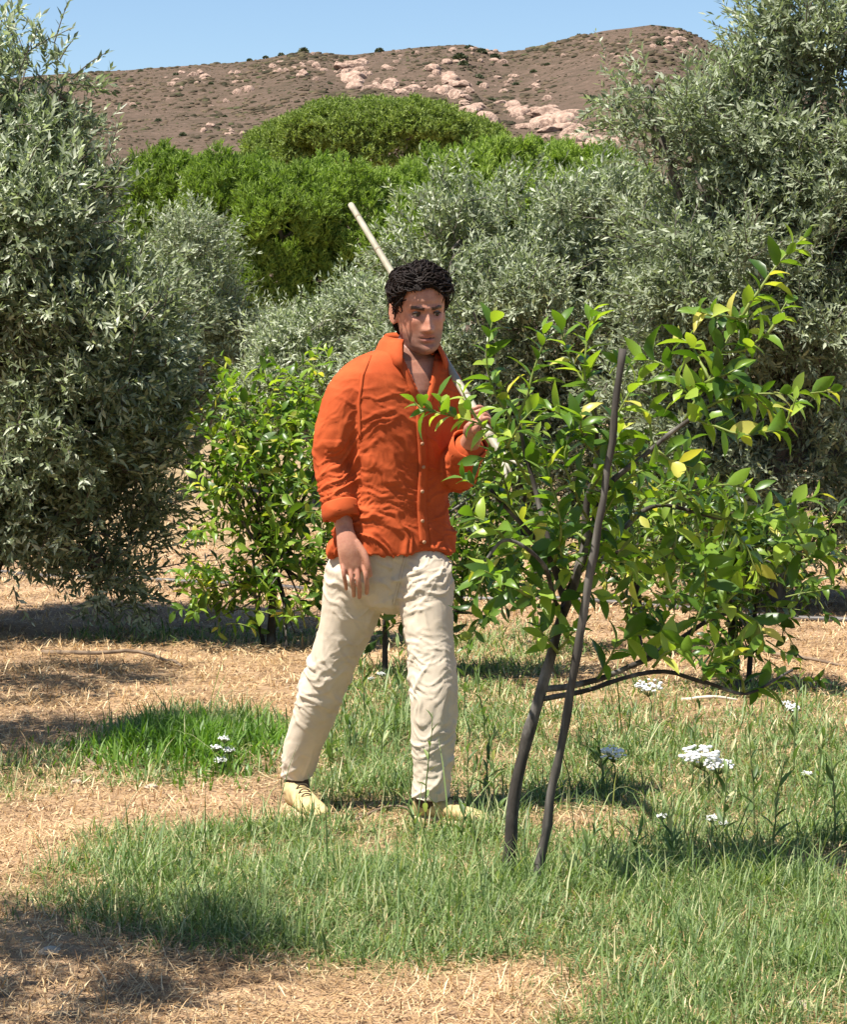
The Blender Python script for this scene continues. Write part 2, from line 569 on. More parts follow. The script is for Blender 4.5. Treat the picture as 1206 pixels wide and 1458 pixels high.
def build_hill():
    xs = np.concatenate([np.linspace(-420, -90, 40), np.arange(-88, 110, 1.6), np.linspace(112, 420, 40)])
    ys = np.concatenate([np.arange(168, 420, 2.0), np.linspace(425, 620, 20)])
    X, Y = np.meshgrid(xs, ys)
    x, y = X.ravel(), Y.ravel()
    z = np.array([hill_z(a, b) for a, b in zip(x, y)])
    nx, ny = len(xs), len(ys)
    i = (np.arange(ny - 1)[:, None] * nx + np.arange(nx - 1)[None, :]).ravel()
    q = np.stack([i, i + 1, i + nx + 1, i + nx], -1)
    m, nt, out = new_mat('hillside')
    tc = N(nt, 'ShaderNodeTexCoord')
    t1 = noise_tex(nt, .06, 6, .65, vec=tc.outputs['Object'])
    t2 = noise_tex(nt, .55, 7, .75, vec=tc.outputs['Object'])
    c1 = ramp(nt, [(.36, (.035, .033, .018)), (.45, (.085, .062, .042)), (.54, (.108, .074, .054)), (.62, (.15, .104, .078)), (.72, (.32, .23, .175))], t2.outputs[0])
    c2 = ramp(nt, [(.3, (.10, .077, .054)), (.7, (.185, .127, .095))], t1.outputs[0])
    mx = N(nt, 'ShaderNodeMix', data_type='RGBA'); mx.inputs[0].default_value = .35
    nt.links.new(c1, mx.inputs[6]); nt.links.new(c2, mx.inputs[7])
    p = N(nt, 'ShaderNodeBsdfPrincipled'); p.inputs['Roughness'].default_value = 1; p.inputs['Specular IOR Level'].default_value = .1
    nt.links.new(mx.outputs[2], p.inputs['Base Color'])
    b = N(nt, 'ShaderNodeBump'); b.inputs['Strength'].default_value = .8; b.inputs['Distance'].default_value = .8
    nt.links.new(t2.outputs[0], b.inputs['Height']); nt.links.new(b.outputs[0], p.inputs['Normal'])
    nt.links.new(p.outputs[0], out.inputs[0])
    me = np_mesh('hill', np.stack([x, y, z], -1), [q], True)
    tag(link('hill', me, m), 'dry brown rocky hill behind the pines', None, None, 'structure')


build_hill()


def hill_hit(px, py):
    """where the sight line of a pixel meets the hillside"""
    y = 175.0
    while y < 402:
        p = at(px, py, y)
        if p.z <= hill_z(p.x, p.y) + .05:
            return p
        y += 1.5
    p = at(px, py, HILL_Y1)
    p.z = hill_z(p.x, p.y)
    return p


def rock_mesh(name, seed, sub=2, flat=.6, cuts=7):
    r = random.Random(seed)
    bm = bmesh.new()
    bmesh.ops.create_icosphere(bm, subdivisions=sub, radius=1)
    planes = []
    for _ in range(cuts):
        d = Vector((r.uniform(-1, 1), r.uniform(-1, 1), r.uniform(-.5, 1))).normalized()
        planes.append((d, r.uniform(.5, .8)))
    for v in bm.verts:
        k = 1 + .3 * noise.noise(v.co * 1.3 + Vector((seed * 3.3, 0, 0))) + ((.22 * noise.noise(v.co * 3.3 + Vector((seed, 2, 0))) - .16 * abs(noise.noise(v.co * 2.1 + Vector((seed, 7, 0))))) if sub > 2 else 0)
        v.co *= k
        for d, h in planes:
            e = v.co.dot(d) - h
            if e > 0:
                v.co -= d * e * .9
        v.co.z *= flat
    me = bpy.data.meshes.new(name)
    bm.to_mesh(me); bm.free()
    return me


def build_boulders():
    kinds = [rock_mesh('boulder', s, 3, .62, 16) for s in range(6)]
    for k in kinds: k.materials.append(M_ROCK)
    spec = []   # px, py, half width px, height ratio

    def band(x0, y0, x1, y1, spread, n, s0, s1):
        for _ in range(n):
            t = random.random()
            spec.append((x0 + (x1 - x0) * t + random.uniform(-12, 12), y0 + (y1 - y0) * t + random.uniform(-spread, spread), random.uniform(s0, s1) * random.uniform(.6, 1)))
    band(490, 108, 650, 122, 20, 44, 4, 17)        # pale slabs left of the crag
    band(600, 112, 690, 135, 16, 14, 4, 11)
    band(655, 152, 760, 170, 14, 22, 6, 19)         # long outcrop above the stone pine
    band(740, 172, 880, 198, 22, 40, 7, 24)        # broken cliff on the right
    band(640, 80, 715, 82, 12, 16, 4, 10)          # crag on the ridge
    band(690, 95, 790, 150, 22, 22, 3, 9)
    band(380, 98, 500, 110, 12, 26, 4, 11)
    band(230, 112, 370, 120, 14, 22, 3, 10)
    band(150, 140, 320, 150, 20, 14, 2, 7)
    band(290, 186, 345, 188, 6, 7, 5, 9)
    band(430, 85, 620, 80, 8, 16, 2, 6)
    band(940, 50, 1010, 85, 10, 16, 4, 9)
    band(800, 70, 930, 80, 16, 14, 2, 7)
    band(870, 90, 940, 130, 20, 8, 2, 6)
    for px, py, s in spec[:298]:
        p = hill_hit(px, py)
        rad = 1.3 * s * p.y / F
        o = bpy.data.objects.new('boulder', random.choice(kinds))
        COL.objects.link(o)
        o.location = (p.x, p.y, p.z + rad * .12)
        o.scale = (rad * random.uniform(.8, 1.3), rad, rad * random.uniform(.7, 1.5))
        o.rotation_euler = (random.uniform(-.25, .25), random.uniform(-.3, .3), random.uniform(-.6, .6))
        tag(o, 'pinkish weathered boulder lying on the dry brown hillside', 'boulder', 'boulders on the hillside')


build_boulders()


def clump_mesh(name, n, size, seed, flat=.8):
    """a shrub of leaf-sized faces, radius about one"""
    r = np.random.default_rng(seed)
    d = norm(r.normal(size=(n, 3))); d[:, 2] = np.abs(d[:, 2]) * flat
    pos = d * (.55 + .45 * r.random((n, 1)) ** .5)
    tv = [(-.5, 0, 0), (.5, 0, 0), (.3, 1, .05), (-.3, 1, .05)]
    v, f, rn = stamp(tv, [[[0, 1, 2, 3]]], pos, d + r.normal(size=(n, 3)) * .6, r.normal(size=(n, 3)), np.full(n, size) * (.6 + .8 * r.random(n)), r.random(n) * .999)
    return np_mesh(name, v, f, False, {'rnd': rn})


def build_hill_shrubs():
    kinds = [clump_mesh('hill_shrub', 220, .32, s) for s in range(4)]
    for k in kinds: k.materials.append(M_SCRUB)
    pts = [(432, 68, 7), (400, 76, 4), (378, 79, 4), (355, 82, 4), (540, 70, 6), (655, 78, 9), (668, 66, 7), (685, 70, 8), (705, 78, 7), (660, 88, 7), (640, 130, 6), (682, 108, 6), (684, 118, 5), (845, 138, 7), (840, 145, 5), (825, 48, 4), (930, 36, 3), (945, 38, 4), (760, 100, 5), (720, 92, 5), (735, 118, 5), (590, 74, 4), (560, 76, 3), (300, 118, 4), (250, 105, 4), (200, 100, 4), (165, 130, 5), (470, 118, 4), (900, 95, 4), (940, 60, 6), (960, 66, 5), (880, 75, 4), (780, 90, 4), (225, 170, 5), (260, 190, 5), (320, 165, 4), (190, 150, 5), (780, 172, 5), (815, 165, 6), (860, 170, 5), (700, 140, 5)]
    for px, py, s in pts:
        p = hill_hit(px, py + s * .6)
        rad = s * p.y / F
        o = bpy.data.objects.new('hill_shrub', random.choice(kinds))
        COL.objects.link(o)
        o.location = (p.x, p.y, p.z - rad * .1)
        o.scale = (rad, rad, rad * random.uniform(.8, 1.2))
        o.rotation_euler = (0, 0, random.uniform(0, 6))
        tag(o, 'small dark green shrub growing among the hillside rocks', 'shrub', 'shrubs on the hillside')
    # low scrub that covers the slope: nobody could count it
    n = 26000
    x = rng.uniform(-75, 75, n); y = rng.uniform(200, 410, n)
    z = np.array([hill_z(a, b) for a, b in zip(x, y)])
    ring = lambda r, zz, o, j: [(r * (1 + .22 * math.sin(k * 2.3 + j)) * math.cos(k * 1.0472 + o), r * (1 + .25 * math.cos(k * 1.7 + j)) * math.sin(k * 1.0472 + o), zz) for k in range(6)]
    tv = np.array(ring(1, -.15, 0, 0) + ring(.82, .28, .4, 2) + [(.08, -.05, .46)])
    tf = [[[k, (k + 1) % 6, 6 + (k + 1) % 6, 6 + k] for k in range(6)], [[6 + k, 6 + (k + 1) % 6, 12] for k in range(6)]]
    a = rng.random(n) * 6.283
    d = np.stack([np.cos(a), np.sin(a), np.zeros(n)], -1)
    v, f, rn = stamp(tv, tf, np.stack([x, y, z], -1), d, np.tile([0, 0, 1.0], (n, 1)), (.14 + .5 * rng.random(n) ** 2.5) * np.clip(.9 + 1.3 * vnoise(x, y, .07, 4.0), .15, 1.6), rng.random(n) * .999)
    m = leaf_mat('dry_scrub', [(0, (.03, .03, .017)), (.5, (.075, .058, .038)), (.8, (.13, .095, .062)), (1, (.06, .068, .03))], (1, 1, 1), .05, .9, .1)
    tag(link('hill_scrub', np_mesh('hill_scrub', v, f, False, {'rnd': rn}), m), 'low dry scrub covering the brown hillside', 'scrub', None, 'stuff')


build_hill_shrubs()

# ------------------------------------------------------------------ trees
OLIVE_LEAF = (np.array([(0, 0, 0), (-.15, .45, .035), (0, 1, -.03), (.15, .45, .035)]), [[[0, 1, 2], [0, 2, 3]]])
LEMON_V = []
for t, w, z in [(0, .02, 0), (.16, .13, .02), (.4, .205, .03), (.66, .17, -.005), (.87, .075, -.06), (1.0, .0, -.12)]:
    LEMON_V += [(-w, t, z + w * .28), (0, t, z - .0), (w, t, z + w * .28)]
LEMON_V = np.array(LEMON_V)
LEMON_F = [[[3 * i + j, 3 * i + j + 1, 3 * i + j + 4, 3 * i + j + 3] for i in range(5) for j in (0, 1)]]


def in_lobes(lobes, n, power=.45):
    """random points in a set of ellipsoids (cx,cy,cz,rx,ry,rz), denser toward the skin; returns pos, outward"""
    vol = np.array([l[3] * l[4] * l[5] for l in lobes]) ** .75
    idx = rng.choice(len(lobes), n, p=vol / vol.sum())
    L = np.array(lobes)[idx]
    d = norm(rng.normal(size=(n, 3)))
    r = rng.random(n) ** power
    return L[:, :3] + d * r[:, None] * L[:, 3:], norm(d / L[:, 3:]), r, idx


def inside_other(pos, lobes, idx, k=.72):
    bad = np.zeros(len(pos), dtype=bool)
    for i, l in enumerate(lobes):
        l = np.array(l)
        q = (((pos - l[:3]) / l[3:]) ** 2).sum(1)
        bad |= (q < k * k) & (idx != i)
    return bad


def sprays(centres, outward, per, spread, length, leaves, leaf_len, up=.45, droop=0.0, pair=True):
    """shoots around cluster centres with leaves along them; returns leaf pos, dir, normal, size and the shoot lines"""
    n = len(centres) * per
    c = np.repeat(centres, per, 0)
    o = np.repeat(outward, per, 0)
    d = norm(o * .75 + rng.normal(size=(n, 3)) * .55 + np.array([0, 0, up]))
    base = c + rng.normal(size=(n, 3)) * spread
    L = length * (.6 + .8 * rng.random(n))
    P, D, Nn, S = [], [], [], []
    bendv = np.stack([rng.normal(size=n) * .15, rng.normal(size=n) * .15, -droop + .12 * rng.normal(size=n)], -1)
    side0 = norm(np.cross(d, rng.normal(size=(n, 3))))
    side1 = np.cross(d, side0)
    lines_end = base + d * L[:, None] + bendv * L[:, None]
    for k in range(leaves):
        t = (k + .6) / leaves
        p = base + d * (L * t)[:, None] + bendv * (L * t * t)[:, None]
        ax = norm(d + 2 * bendv * t)
        phi = (k // 2) * 1.57 + (k % 2) * math.pi if pair else k * 2.4
        rad = side0 * math.cos(phi) + side1 * math.sin(phi)
        ld = norm(ax * (.65 + .5 * t) + rad * .8 + rng.normal(size=(n, 3)) * .22)
        P.append(p); D.append(ld)
        Nn.append(norm(ax * .7 - rad * .4 + np.array([0, 0, .55]) + rng.normal(size=(n, 3)) * .3))
        S.append(leaf_len * (.65 + .6 * rng.random(n)) * (1.0 - .25 * t))
    return np.concatenate(P), np.concatenate(D), np.concatenate(Nn), np.concatenate(S), (base, lines_end)


def limb_lines(base, fork, lobes, seed, r0, per=4):
    """trunk to fork, limbs to every lobe, boughs within the lobes"""
    rs = np.random.default_rng(seed)
    trunk = wobble(curve([base, (np.array(base) + fork) / 2 + rs.normal(size=3) * .05 * np.array([1, 1, 0]), fork], 8), r0 * 1.2, 3, seed)
    trad = np.linspace(r0 * 1.25, r0 * .85, 8)
    trad[0] *= 1.25
    limbs = []
    for i, l in enumerate(lobes):
        c = np.array(l[:3])
        mid = (fork + c) / 2 + np.array([0, 0, -.08]) + rs.normal(size=3) * .08
        pts = wobble(curve([trunk[-1 if i % 2 == 0 else -2], mid, c], 8), r0 * .9, 4, seed + i)
        limbs.append((pts, np.linspace(r0 * .55, r0 * .2, 8)))
        for j in range(per):
            e = c + norm(rs.normal(size=3)) * np.array(l[3:]) * .75
            s = pts[4 + j % 4]
            limbs.append((wobble(curve([s, (s + e) / 2 + rs.normal(size=3) * .06, e], 6), r0 * .5, 5, seed + 3 * i + j), np.linspace(r0 * .2, r0 * .05, 6)))
    return (trunk, trad), limbs


def olive_tree(base, lobes, label, n_clusters, per=9, leaf=.062, shoot=.24, leaves=14, seed=1, r0=.07, mat=M_OLIVE, n_parts=0, fork_h=.7, spread=.07, name='olive_tree', group=None, droop=.1):
    root = empty(name, base, label, 'tree', group)
    b = np.array(base)
    mean = np.mean(np.array(lobes)[:, :3], 0)
    fork = np.array([b[0] * .6 + mean[0] * .4, b[1] * .6 + mean[1] * .4, b[2] + fork_h])
    trunk, limbs = limb_lines(b + np.array([0, 0, -.05]), fork, lobes, seed, r0)
    v, q = tubes([trunk], 8)
    tr = link('trunk', np_mesh('trunk', v, [q], True, origin=b), M_OLIVE_BARK, root)
    v, q = tubes(limbs, 6)
    link('branches', np_mesh('branches', v, [q], True, origin=b), M_OLIVE_BARK, tr, 'stuff')
    pos, outw, r, idx = in_lobes(lobes, n_clusters)
    gap = np.array([noise.noise(Vector(p) * 1.9 + Vector((seed, 0, 0))) + .5 * noise.noise(Vector(p) * 4.5) for p in pos])
    keep = ~inside_other(pos, lobes, idx) & (pos[:, 2] > b[2] + .22) & (gap > -.13)
    pos, outw = pos[keep], outw[keep]
    low = pos[:, 2] < mean[2] - .3
    P, D, Nn, S, (s0, s1) = sprays(pos, outw, per, spread, shoot, leaves, leaf, up=.5, droop=droop)
    # leaves of one cluster share a tone, so that the crown has light and dark clumps
    ctone = np.repeat(rng.random(len(pos)) * .3, per)
    rnd = np.clip(np.tile(ctone, leaves) + rng.random(len(P)) ** 1.3 * .7, 0, .999)
    crown_part(root, b, P, D, Nn, S, rnd, mat, n_parts, 'leaf', OLIVE_LEAF)
    # twigs
    tw = [(np.array([a, (a + c) / 2 + (0, 0, .01), c]), np.array([.004, .003, .0015])) for a, c in zip(s0[::3], s1[::3])]
    if tw:
        v, q = tubes(tw, 4)
        link('twigs', np_mesh('twigs', v, [q], True, origin=b), M_OLIVE_BARK, tr, 'stuff')
    return root


def crown_part(root, origin, P, D, Nn, S, rnd, mat, n_parts, part, template, crown_name='crown', gain=None):
    """the leaves that show largest become parts of their own; the others are one crown part"""
    b = np.array(origin)
    order = np.arange(len(P))
    if n_parts:
        ok = np.abs(P[:, 0]) < 603 / F * P[:, 1] + .05
        score = S / np.maximum(P[:, 1], .1) + (0.0 if gain is None else gain)
        # leaves nearest the camera's side of the crown
        front = -(P[:, 1] - P[:, 1].mean()) / max(P[:, 1].std(), .01)
        sc = np.where(ok, score / score.max() + .25 * front, -9)
        order = np.argsort(-sc)
    chosen, rest = order[:n_parts], order[n_parts:]
    SX = .75 + .5 * rng.random(len(P)); SZ = .2 + 2.6 * rng.random(len(P))
    if n_parts:
        me = np_mesh(part, template[0], template[1], len(template[0]) > 6)
        me.materials.append(mat)
        M = frames(D[chosen], Nn[chosen])
        for j, i in enumerate(chosen):
            o = bpy.data.objects.new(part, me)
            COL.objects.link(o)
            m3 = Matrix(M[j].tolist()) @ Matrix.Diagonal((float(S[i] * SX[i]), float(S[i]), float(S[i] * SZ[i])))
            m4 = m3.to_4x4()
            m4.translation = Vector(P[i] - b)
            o.parent = root
            o.matrix_basis = m4
    v, f, rn = stamp(template[0], template[1], P[rest], D[rest], Nn[rest], S[rest], rnd[rest], SX[rest])
    link(crown_name, np_mesh(crown_name, v, f, len(template[0]) > 6, {'rnd': rn}, origin=b), mat, root, 'stuff')


def lobe(px, py, Y, rx, ry, rz=None):
    """ellipsoid centred on a pixel at depth Y with half sizes in pixels (rz: depth, metres)"""
    p = at(px, py, Y)
    s = Y / F
    return (p.x, p.y, p.z, rx * s, rz if rz else rx * s, ry * s)


def g3(x, y):
    return (x, y, gz(x, y))


# left olive
Y = 13.3
olive_tree(g3(at(-45, 0, Y).x, Y), [
    lobe(0, 160, Y, 85, 105, .5), lobe(45, 330, Y - .2, 125, 120, .65), lobe(-60, 400, Y, 170, 200, .8), lobe(140, 470, Y - .3, 100, 105, .6),
    lobe(60, 600, Y - .1, 170, 130, .75), lobe(150, 710, Y - .2, 85, 85, .45), lobe(-10, 720, Y, 140, 70, .6), lobe(-130, 250, Y + .2, 140, 150, .7), lobe(215, 600, Y - .1, 50, 90, .3), lobe(75, 245, Y, 55, 75, .35), lobe(150, 800, Y - .2, 55, 50, .3), lobe(60, 120, Y, 40, 45, .3)],
    'large silvery olive tree left of the walker, its twigs hanging near the straw', 1500, 12, .068, .21, 15, 11, .085, M_OLIVE, 300, .75)

# right olive
Y = 14.5
olive_tree(g3(at(1110, 0, Y).x, Y), [
    lobe(1170, 90, Y, 105, 105, .5), lobe(1080, 190, Y, 110, 100, .6), lobe(980, 230, Y - .1, 95, 110, .55), lobe(1210, 280, Y, 170, 170, .8), lobe(1030, 380, Y - .2, 150, 150, .8),
    lobe(1180, 480, Y - .2, 170, 170, .8), lobe(1000, 560, Y, 130, 120, .7), lobe(1130, 660, Y, 170, 120, .8), lobe(1270, 620, Y, 130, 180, .8), lobe(1340, 300, Y, 150, 220, .8), lobe(925, 160, Y, 40, 50, .3), lobe(1000, 720, Y + .2, 120, 70, .6), lobe(1130, 30, Y, 60, 60, .3), lobe(1100, 770, Y + .1, 130, 45, .5), lobe(1230, 770, Y, 110, 60, .5)],
    'tall olive tree on the right with its top against the sky', 2100, 12, .066, .21, 14, 23, .095, M_OLIVE_B, 300, .85)

# olive behind the walker and to his left hand
Y = 20.5
olive_tree(g3(at(760, 0, Y).x, Y), [
    lobe(650, 350, Y, 95, 80, .6), lobe(760, 340, Y, 110, 80, .7), lobe(850, 330, Y, 90, 90, .6), lobe(640, 470, Y - .2, 110, 110, .7), lobe(760, 470, Y - .3, 130, 120, .8), lobe(880, 470, Y, 120, 130, .8),
    lobe(700, 600, Y, 140, 90, .8), lobe(860, 610, Y, 140, 100, .8), lobe(570, 560, Y, 70, 70, .5), lobe(720, 690, Y, 120, 45, .6), lobe(880, 690, Y, 110, 45, .6)],
    'grey green olive tree behind the bamboo pole and the walker', 1500, 11, .075, .25, 13, 31, .09, M_OLIVE_B, 0, .8)

# smaller olives further back
Y = 27.0
olive_tree(g3(at(280, 0, Y).x, Y), [lobe(275, 370, Y, 55, 60, .5), lobe(280, 450, Y, 75, 70, .6), lobe(250, 530, Y, 80, 70, .6), lobe(330, 520, Y, 70, 60, .5)],
           'small grey olive tree standing before the dark pines', 420, 11, .08, .28, 12, 41, .07, M_OLIVE_B, 0, .6)
Y = 24.5
olive_tree(g3(at(450, 0, Y).x, Y), [lobe(440, 505, Y, 75, 55, .6), lobe(520, 470, Y, 70, 60, .6), lobe(480, 560, Y, 100, 55, .7), lobe(395, 560, Y, 50, 50, .5)],
           'low pale olive tree behind the bushy lemon tree', 480, 11, .078, .26, 12, 43, .07, M_OLIVE, 0, .5)
Y = 30.0
olive_tree(g3(at(360, 0, Y).x, Y), [lobe(340, 520, Y, 70, 50, .6), lobe(410, 560, Y, 70, 50, .6), lobe(300, 570, Y, 50, 40, .5)],
           'dark low olive tree in the gap before the pines', 260, 10, .1, .3, 11, 47, .07, M_OLIVE_B, 0, .5)
Y = 24.0
olive_tree(g3(at(1010, 0, Y).x, Y), [lobe(960, 500, Y, 100, 120, .8), lobe(1060, 520, Y, 120, 130, .8), lobe(1000, 640, Y, 120, 70, .8), lobe(1180, 560, Y, 120, 140, .8), lobe(1150, 680, Y, 120, 60, .8)],
           'shaded olive tree seen through the low boughs of the tall one', 420, 10, .09, .3, 10, 53, .1, M_OLIVE_B, 0, .8)
# olives of the same row beside the picture: their shade falls into it
for i, (x, y, r) in enumerate([(-2.0, 5.45, .68), (-2.62, 8.9, .7), (-2.95, 10.7, .66), (-3.35, 12.6, .78)]):
    zz = 2.15 if i else 1.75
    olive_tree(g3(x, y), [(x, y, zz, r, r, .6), (x + .1, y + .1, zz + .55, r * .7, r * .7, .45), (x - .3, y, zz - .3, r * .7, r * .8, .4), (x + .15, y - .1, zz - .25, r * .75, r * .7, .45)],
               'olive tree of the left row whose shade falls on the straw', 300, 9, .066, .24, 12, 61 + i, .06, M_OLIVE, 0, .6, group='olive trees of the left row')


def pine_tree(base, lobes, label, n_tufts, needle, seed, mat, r0=.2, tuft_n=11, up=1.0, name='pine_tree', group=None, width=.05, cone=.35, shell=.25, fork_h=2.0, n_clump=120, csize=(.2, .32)):
    root = empty(name, base, label, 'tree', group)
    b = np.array(base)
    mean = np.mean(np.array(lobes)[:, :3], 0)
    fork = np.array([mean[0] * .5 + b[0] * .5, mean[1] * .5 + b[1] * .5, b[2] + fork_h])
    trunk, limbs = limb_lines(b + np.array([0, 0, -.1]), fork, lobes, seed, r0, 3)
    v, q = tubes([trunk], 8)
    tr = link('trunk', np_mesh('trunk', v, [q], True, origin=b), M_OLIVE_BARK, root)
    v, q = tubes(limbs, 6)
    link('branches', np_mesh('branches', v, [q], True, origin=b), M_OLIVE_BARK, tr, 'stuff')
    cp, co, _, ci = in_lobes(lobes, n_clump * 3, .12)
    ck = ~inside_other(cp, lobes, ci, .85) & (co[:, 2] > -.5) & (co[:, 1] < .75)
    cp = cp[ck][:n_clump]
    small = [(*p, csize[0] * rng.uniform(.6, 1.3), csize[0] * rng.uniform(.6, 1.3), csize[1] * rng.uniform(.6, 1.3)) for p in cp]
    pos, outw, r, idx = in_lobes(small, n_tufts, .3)
    keep = (outw[:, 2] > -.75) & (pos[:, 2] > .2)
    pos, outw = pos[keep], outw[keep]
    n = len(pos)
    axis_ = norm(outw * .55 + np.array([0, 0, up]) + rng.normal(size=(n, 3)) * .22)
    P = np.repeat(pos, tuft_n, 0)
    A = np.repeat(axis_, tuft_n, 0)
    m = len(P)
    t = np.tile(np.linspace(0, 1, tuft_n), n)
    P = P + A * (t * needle * 1.3)[:, None]
    D = norm(A + rng.normal(size=(m, 3)) * cone)
    Nn = norm(rng.normal(size=(m, 3)))
    S = needle * (.6 + .7 * rng.random(m)) * (1.1 - .45 * t)
    ctone = rng.random(len(small))
    tone = np.repeat(.3 * rng.random(n) + .25 * ctone[idx[keep]], tuft_n)
    rnd = np.clip(tone + .5 * rng.random(m), 0, .999)
    tv = np.array([(-width, 0, 0), (width, 0, 0), (width * .3, 1, .0), (-width * .3, 1, 0)])
    v, f, rn = stamp(tv, [[[0, 1, 2, 3]]], P, D, Nn, S, rnd)
    link('crown', np_mesh('crown', v, f, False, {'rnd': rn}, origin=b), mat, root, 'stuff')
    return root


# young pines with upright candles
PG = None
pines = [
    (250, 46, [(245, 270, 75, 60), (215, 330, 60, 80), (290, 340, 80, 90), (250, 430, 100, 80)], 'bright green young pine at the left end of the pine belt'),
    (400, 44, [(330, 270, 70, 55), (400, 295, 70, 60), (360, 370, 90, 90), (430, 390, 90, 90), (380, 470, 100, 60)], 'bright green young pine below the left half of the stone pine'),
    (540, 45, [(480, 275, 70, 55), (560, 280, 70, 50), (500, 360, 100, 80), (600, 330, 70, 60), (530, 440, 110, 80)], 'bright green young pine behind the top of the bamboo pole'),
    (700, 47, [(650, 250, 75, 50), (720, 235, 60, 40), (690, 300, 110, 60), (780, 290, 70, 50), (720, 390, 130, 80)], 'bright green young pine below the right half of the stone pine'),
    (830, 49, [(790, 240, 70, 45), (850, 245, 60, 40), (820, 300, 100, 60), (900, 280, 70, 50), (850, 390, 130, 90)], 'bright green young pine at the right end of the pine belt'),
]
for i, (px, Y, ls, lab) in enumerate(pines):
    pine_tree((at(px, 0, Y).x, Y, 0), [lobe(a, c + 20, Y + random.uniform(-.6, .6), rx, ry, 1.1) for a, c, rx, ry in ls], lab, 12500, .105, 71 + i, M_PINE, .16, 10, .8, width=.15, cone=.5, fork_h=1.5, n_clump=300, csize=(.15, .30))

# the domed stone pine
Y = 78.0
pine_tree((at(545, 0, Y).x, Y, 0), [
    lobe(530, 229, Y, 150, 78, 3.2), lobe(420, 239, Y, 78, 62, 2.4), lobe(650, 234, Y, 80, 62, 2.4), lobe(480, 204, Y - 1, 90, 52, 2.4), lobe(580, 196, Y - 1, 90, 46, 2.4), lobe(375, 254, Y, 36, 42, 1.4), lobe(700, 249, Y, 34, 42, 1.4)],
    'domed umbrella crown of a stone pine below the hill', 36000, .11, 91, M_PINE_B, .32, 9, .6, name='stone_pine', width=.22, cone=.7, shell=.12, fork_h=2.6, n_clump=1100, csize=(.30, .22))

# ------------------------------------------------------------------ lemon trees
def shoot_leaves(pts, n, size, start=.15, open_=.85):
    """leaves in a spiral along a shoot"""
    pts = np.array(pts)
    P, D, Nn, S = [], [], [], []
    ph = rng.random() * 6.28
    for k in range(n):
        t = start + (1 - start) * (k + .5) / n
        f = t * (len(pts) - 1); i = min(int(f), len(pts) - 2); u = f - i
        p = pts[i] * (1 - u) + pts[i + 1] * u
        ax = norm(pts[i + 1] - pts[i])
        s0 = norm(np.cross(ax, np.array([.3, .5, .81]))); s1 = np.cross(ax, s0)
        a = ph + k * 2.4 + rng.normal() * .25
        rad = s0 * math.cos(a) + s1 * math.sin(a)
        d = norm(ax * (.35 + .75 * t ** 2) + rad * open_ + np.array([0, 0, -.12]) + rng.normal(size=3) * .18)
        P.append(p); D.append(d)
        Nn.append(norm(ax * .6 - rad * .25 + np.array([0, 0, .75]) + rng.normal(size=3) * .35))
        S.append(size * rng.uniform(.65, 1.25) * (1.05 - .35 * t))
    return np.array(P), np.array(D), np.array(Nn), np.array(S)


def lemon_tree(base, trunks, shoots, label, n_parts=300, leaf=.095, per_m=34, extra=None, stake=None, r_twig=.005, open_=.85, name='lemon_tree', group=None, mat=None, scales=None):
    """trunks: list of (points, r0, r1); shoots: list of point lists that carry leaves"""
    root = empty(name, base, label, 'tree', group)
    b = np.array(base)
    first = None
    lines_b = []
    for i, (pts, r0, r1) in enumerate(trunks):
        c = wobble(curve(pts, 22), r0 * (.22 if i == 0 else .7), 9, i + 3)
        ra = np.linspace(r0, r1, 22) * (1 + .06 * rng.normal(size=22))
        if i == 0:
            ra[0] *= 1.3; ra[1] *= 1.1
            v, q = tubes([(c, ra)], 8)
            first = link('trunk', np_mesh('trunk', v, [q], True, origin=b), M_LEMON_BARK, root)
        else:
            v, q = tubes([(c, ra)], 6)
            link('branch', np_mesh('branch', v, [q], True, origin=b), M_LEMON_BARK, first)
    P, D, Nn, S, tw = [], [], [], [], []
    for i, s in enumerate(shoots):
        c = wobble(curve(s, 8), .012, 8, i + 11)
        L = np.linalg.norm(np.diff(c, axis=0), axis=1).sum()
        r = shoot_leaves(c, max(4, int(L * per_m)), leaf * (scales[i] if scales else 1), open_=open_)
        for lst, val in zip((P, D, Nn, S), r): lst.append(val)
        tw.append((c, np.linspace(r_twig, r_twig * .35, 8)))
    P, D, Nn, S = map(np.concatenate, (P, D, Nn, S))
    v, q = tubes(tw, 6)
    link('twigs', np_mesh('twigs', v, [q], True, origin=b), M_TWIG, first, 'stuff')
    crown_part(root, b, P, D, Nn, S, np.clip(rng.random(len(P)), 0, .999), mat or M_LEMON, n_parts, 'leaf', (LEMON_V, LEMON_F))
    return root


def W(lst, Y):
    """photo points (px, py[, depth offset]) to world points around distance Y"""
    return [np.array(at(p[0], p[1], Y + (p[2] if len(p) > 2 else 0))) for p in lst]


